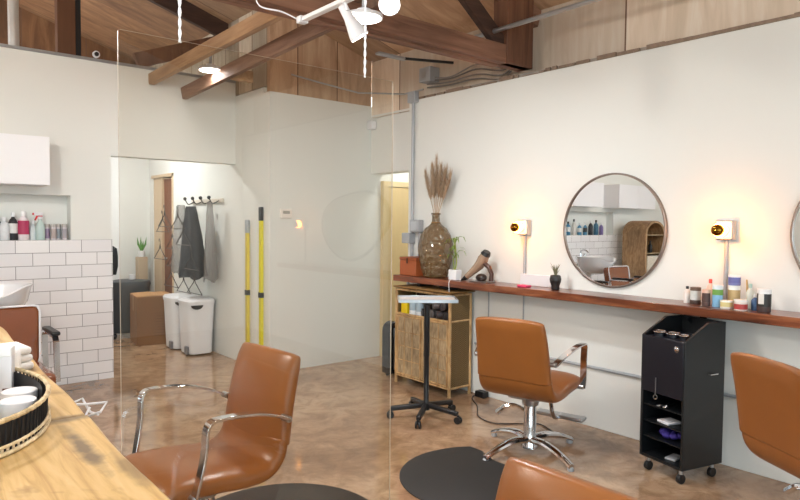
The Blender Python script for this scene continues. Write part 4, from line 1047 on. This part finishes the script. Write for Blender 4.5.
# ------------------------------------------------------------------ wooden counter in the foreground
def mat_counter():
    m, nt, b = newmat('pine_counter')
    n = noise_to(nt, 2.2, 6, (16, 1.2, 16), .6, .7)
    r = ramp(nt, n.outputs[0], [(.28, 'a9824f'), (.48, 'c9a76e'), (.72, 'dabb88')])
    n2 = noise_to(nt, 2.6, 4, (2.2, .9, 1), .6, .8)
    r2 = ramp(nt, n2.outputs[0], [(.56, 'ffffff'), (.68, 'b09c86'), (.78, '8a7866')])
    mx = nt.nodes.new('ShaderNodeMix'); mx.data_type = 'RGBA'; mx.blend_type = 'MULTIPLY'; mx.inputs['Factor'].default_value = .85
    nt.links.new(r.outputs[0], mx.inputs['A']); nt.links.new(r2.outputs[0], mx.inputs['B']); nt.links.new(mx.outputs['Result'], b.inputs['Base Color'])
    # dark knots and the rough streak in the wood itself
    cur = mx.outputs['Result']; tco = nt.nodes.new('ShaderNodeTexCoord'); n3 = noise_to(nt, 14, 4, (1, 1, 1), .6)
    for (kx, ky, sx, sy, st) in ((.385, -.075, .07, .030, .75), (.365, -.33, .022, .17, .9), (.30, -.16, .03, .05, .35), (.41, -.52, .02, .10, .6), (.15, -.42, .03, .12, .35), (.40, .55, .03, .25, .6)):
        mp = nt.nodes.new('ShaderNodeMapping'); mp.vector_type = 'TEXTURE'; mp.inputs['Location'].default_value = (kx, ky, 0); mp.inputs['Scale'].default_value = (sx, sy, 10)
        nt.links.new(tco.outputs['Object'], mp.inputs[0]); ln = nt.nodes.new('ShaderNodeVectorMath'); ln.operation = 'LENGTH'; nt.links.new(mp.outputs[0], ln.inputs[0])
        ad = nt.nodes.new('ShaderNodeMath'); ad.operation = 'MULTIPLY_ADD'; ad.inputs[1].default_value = 1.8; nt.links.new(n3.outputs[0], ad.inputs[0]); nt.links.new(ln.outputs['Value'], ad.inputs[2])
        rg = nt.nodes.new('ShaderNodeMapRange'); rg.inputs['From Min'].default_value = 1.35; rg.inputs['From Max'].default_value = 2.2; rg.inputs['To Min'].default_value = st; rg.inputs['To Max'].default_value = 0
        nt.links.new(ad.outputs[0], rg.inputs[0]); m3 = nt.nodes.new('ShaderNodeMix'); m3.data_type = 'RGBA'; m3.inputs['B'].default_value = hexc('6a5a48')
        nt.links.new(rg.outputs[0], m3.inputs['Factor']); nt.links.new(cur, m3.inputs['A']); cur = m3.outputs['Result']
    nt.links.new(cur, b.inputs['Base Color'])
    b.inputs['Roughness'].default_value = .42; b.inputs['Coat Weight'].default_value = .15
    bump(nt, n.outputs[0], b, .12, .004); return m
t = thing('wooden_counter', 'long thick pine counter with rough dark knots in the left foreground', 'counter', (0, 1.9, 0))
CW = mat_counter()
def plank(y0, y1, x0, off=0):
    n = 24; pts = []
    for i in range(n+1):
        y = y0+(y1-y0)*i/n; pts.append((.421+.0250*(y+1.9-1.2)+.004*sin(y*9+off), y))
    return pts+[(x0, y1), (x0, y0)]
MB().prism(plank(-.06, 1.72, -.55), .845, .90).obj('tabletop', CW, t, bevel=.006)
MB().prism(plank(-2.3, -.064, -.55, 2), .845, .90).obj('tabletop', CW, t, bevel=.006)
for y in (-2.0, -.3, 1.45):
    mb = MB(); mb.box(-.45, .25, y-.05, y+.05, 0, .06); mb.box(-.16, .0, y-.045, y+.045, .06, .80); mb.box(-.45, .30, y-.045, y+.045, .79, .8445)
    mb.obj('leg', BLACK, t, bevel=.004)
TZ = .9005
# basket tray
bx, by = .10, 1.95
t = thing('basket_tray', 'round woven tray with black mesh sides and blond rim on the counter', 'tray', (bx, by, TZ))
BLOND = Mwood('blond_bamboo', 'b09468', 'd6bf94', 'eadab8', 'z', 20, .5, 2)
AX, AY = .256, .38
def ov(a, d=0): return ((AX+d)*cos(a), (AY+d)*sin(a))
MB().lathe([(.001, .001), (AX-.004, .001), (AX-.004, .006), (.001, .006)], 48, sy=AY/AX).obj('tray_bottom', BLOND, t)
mb = MB()
for k in range(110):
    a = 2*pi*k/110; mb.tube([(*ov(a, -.004), .004), (*ov(a+.015, -.001), .078)], .0026, 5)
mb.lathe([(AX-.014, .012), (AX-.012, .078)], 60, cap=False, sy=AY/AX)
mb.obj('mesh_side', M('black_weave', '16161a', .5), t)
for z, rr in ((.006, .0055), (.022, .004), (.081, .0062)):
    mb = MB(); NN = 180; mb.tube([(*ov(2*pi*k/NN, .002), z) for k in range(NN)], [rr*(1.0 if k % 3 else .84) for k in range(NN)], 8, closed=True)
    mb.obj('rim_band', BLOND, t)
IZ = TZ+.0065
for x, y, r, hh, l in ((.300, 1.96, .043, .055, 'round white lidded tub at the back inside the basket tray'), (.280, 1.855, .043, .056, 'round white lidded tub at the front inside the basket tray')):
    o = MB().lathe([(r*.9, 0), (r*.95, .004), (r*.96, hh*.6)], 32).obj('white_tub', WHITEP); o.location = (x, y, IZ)
    MB().lathe([(r, hh*.6), (r, hh*.96), (r*.94, hh), (r*.9, hh*.97)], 32).obj('lid', WHITEP, o); tag(o, l, 'tub', 'tubs in the basket tray')
o = MB().box(-.028, .028, -.022, .022, 0, .125).obj('white_carton', WHITEP, bevel=.004); o.location = (.285, 2.135, IZ); o.rotation_euler = (0, 0, radians(-20))
MB().box(-.0285, .0285, -.024, .024, .12, .148).obj('carton_top', M('carton_top_white', 'f0efee', .5), o, bevel=.004)
MB().box(.004, .026, -.0235, -.0225, .004, .03).obj('brown_mark', M('brown_mark', '5e2a1c', .5), o)
tag(o, 'upright white carton with a small brown mark at the back of the basket tray', 'carton')
container('bottle', .195, 1.84, IZ, .030, .13, 'b7c6c0', 'd9e0de', None, 'clear greenish glass bottle at the left inside the basket tray', 'glass_bottle')
o = MB().box(-.012, .012, -.02, .02, 0, .135).obj('white_tube', WHITEP, bevel=.006); o.location = (.225, 2.07, IZ); tag(o, 'slim white tube standing between the tubs and glass bottle', 'tube')
t = thing('small_radio', 'grey metal gadget with a dark face inside the basket tray', 'gadget', (.15, 2.12, IZ), radians(-30))
MB().box(-.06, .05, -.04, .04, 0, .085).obj('body', M('gadget_grey', '6b6b6e', .35, .4), t, bevel=.01)
MB().cyl((0, -.0405, .045), (0, -.046, .045), .028, n=20).obj('dial', BLACK, t)
for i, (x, y, a, w) in enumerate([(.31, 2.56, 10, .11), (.31, 2.56, 14, .105), (.315, 2.565, 8, .10)]):
    o = MB().box(-w, w, -.075, .075, 0, .026).obj('folded_towel', M('white_towel_%d' % i, 'efedea', .9, bmp=.3, bscale=150), bevel=.010)
    o.location = (x, y, TZ+.0005+i*.0268); o.rotation_euler = (0, 0, radians(a))
    tag(o, ['folded white towel at the bottom of the small stack on the counter', 'folded white towel in the middle of the small stack on the counter', 'folded white towel on top of the small stack on the counter'][i], 'towel', 'stack of folded white towels')
o = MB().box(-.035, .035, -.03, .03, 0, .10).obj('tissue_pack', M('tissue_white', 'f2f1f0', .8), bevel=.012); o.location = (.335, 2.40, TZ); tag(o, 'small upright white paper pack in front of the folded towels', 'pack')
# white bracket at the counter edge
t = thing('towel_hook', 'white folding wire hook sticking out past the counter edge', 'hook', (.490, 2.10, .83))
mb = MB(); mb.tube([(-.03, .03, .04), (.02, .02, .035), (.10, -.02, .04), (.06, -.06, .01), (.0, -.03, -.01), (.03, .01, .02)], .006, 8); mb.tube([(-.03, .05, .045), (.01, .06, .055), (.03, .0, .0), (.05, -.06, 0)], .006, 8)
mb.obj('hook_wire', WHITEP, t); t.scale = (.65, .65, .65)

# ------------------------------------------------------------------ camera
YAW, PIT, ROLL = radians(39.7), radians(-2.42), radians(.5)
f = Vector((sin(YAW)*cos(PIT), cos(YAW)*cos(PIT), sin(PIT))); r = Vector((cos(YAW), -sin(YAW), 0)); u = r.cross(f)
r2 = r*cos(ROLL)+u*sin(ROLL); u2 = -r*sin(ROLL)+u*cos(ROLL)
cam = bpy.data.cameras.new('camera'); co = bpy.data.objects.new('camera', cam); COL.objects.link(co)
mw = Matrix((r2, u2, -f)).transposed().to_4x4(); mw.translation = Vector((0, 0, 1.42)); co.matrix_world = mw
cam.sensor_width = 36; cam.lens = 638/800*36; cam.clip_start = .05; SC.camera = co

# ------------------------------------------------------------------ light
w = bpy.data.worlds.new('World'); SC.world = w; w.use_nodes = True
nt = w.node_tree; bg = nt.nodes['Background']
tc = nt.nodes.new('ShaderNodeTexCoord'); sp = nt.nodes.new('ShaderNodeSeparateXYZ'); nt.links.new(tc.outputs['Generated'], sp.inputs[0])
rr = nt.nodes.new('ShaderNodeValToRGB'); rr.color_ramp.elements[0].position = .45; rr.color_ramp.elements[0].color = (.90, .95, 1.0, 1)
rr.color_ramp.elements[1].position = .55; rr.color_ramp.elements[1].color = (.78, .90, 1.0, 1)
mr = nt.nodes.new('ShaderNodeMapRange'); mr.inputs['From Min'].default_value = -1; nt.links.new(sp.outputs[2], mr.inputs[0]); nt.links.new(mr.outputs[0], rr.inputs[0])
nt.links.new(rr.outputs[0], bg.inputs[0]); bg.inputs[1].default_value = 8.6
def area(name, loc, rot, sx, sy, e, c, portal=False):
    l = bpy.data.lights.new(name, 'AREA'); l.shape = 'RECTANGLE'; l.size = sx; l.size_y = sy; l.energy = e; l.color = c
    if portal: l.cycles.is_portal = True
    o = bpy.data.objects.new(name, l); COL.objects.link(o); o.location = loc; o.rotation_euler = rot; return o
for i, (a, b) in enumerate(WIN): area('window_daylight', ((a+b)/2, YB-.2, 1.55), (radians(90), 0, 0), b-a, 2.4, 10, (1, 1, 1), True)
for a, b in ((-4.6, -1.3),): area('window_daylight', (XL-.2, (a+b)/2, 1.6), (radians(90), 0, radians(-90)), b-a, 2.6, 10, (1, 1, 1), True)
for x, y, e in ((.2, .6, 18), (4.5, 4.85, 4), (1.8, -1.2, 40), (-2.0, -1, 40), (2.0, 7.4, 34)):
    # unseen ceiling discs added to brighten room, recess and hallway
    t = disc_lamp((x, y, 2.75 if y > 7 else 2.42 if x > 4 else 2.62 if y == 3.2 else 3.0), {-.1: 'unseen disc lamp added over the far counter end, left of the view', 4.5: 'unseen disc lamp added inside the door recess', (.2): 'unseen disc lamp added above the counter', 1.6: 'unseen disc lamp added above the facing chair', 1.8: 'unseen disc lamp added behind the camera to the right', -2.2: 'unseen disc lamp added above the shampoo area', -2.0: 'unseen disc lamp added behind the camera to the left', 2.0: 'unseen disc lamp added over the hallway'}[x], .13)
    COL.objects[-1].data.energy = e
def globe(loc, e, label):  # out-of-view pendants, added to brighten the far walls and ceiling
    t = thing('added_globe_pendant', label, 'added pendant lamp', loc)
    g = MB().ball((0, 0, 0), .13, 32, 16).obj('glass_globe', Memit('added_globe_glow', 'fffaf2', e/(pi*4*pi*.13**2)), t)
    MB().cyl((0, 0, .125), (0, 0, .18), .04).obj('lamp_holder', BLACK, t)
    MB().cyl((0, 0, .18), (0, 0, RO(loc[0])-loc[2]-.001), .006, n=8).obj('cable', BLACK, t)
globe((-.15, 3.1, 2.5), 108, 'unseen white globe pendant added to light the far walls, above the far counter end, left of the view')
globe((-2.3, 3.4, 2.5), 40, 'unseen white globe pendant added for light above the shampoo area, left of the view')
SC.view_settings.view_transform = 'Standard'; SC.view_settings.look = 'None'; SC.view_settings.gamma = 1; SC.view_settings.use_curve_mapping = False
SC.view_settings.exposure = 0.19
SC.cycles.max_bounces = 8; SC.cycles.transparent_max_bounces = 12; SC.cycles.sample_clamp_indirect = 8; SC.cycles.use_denoising = True
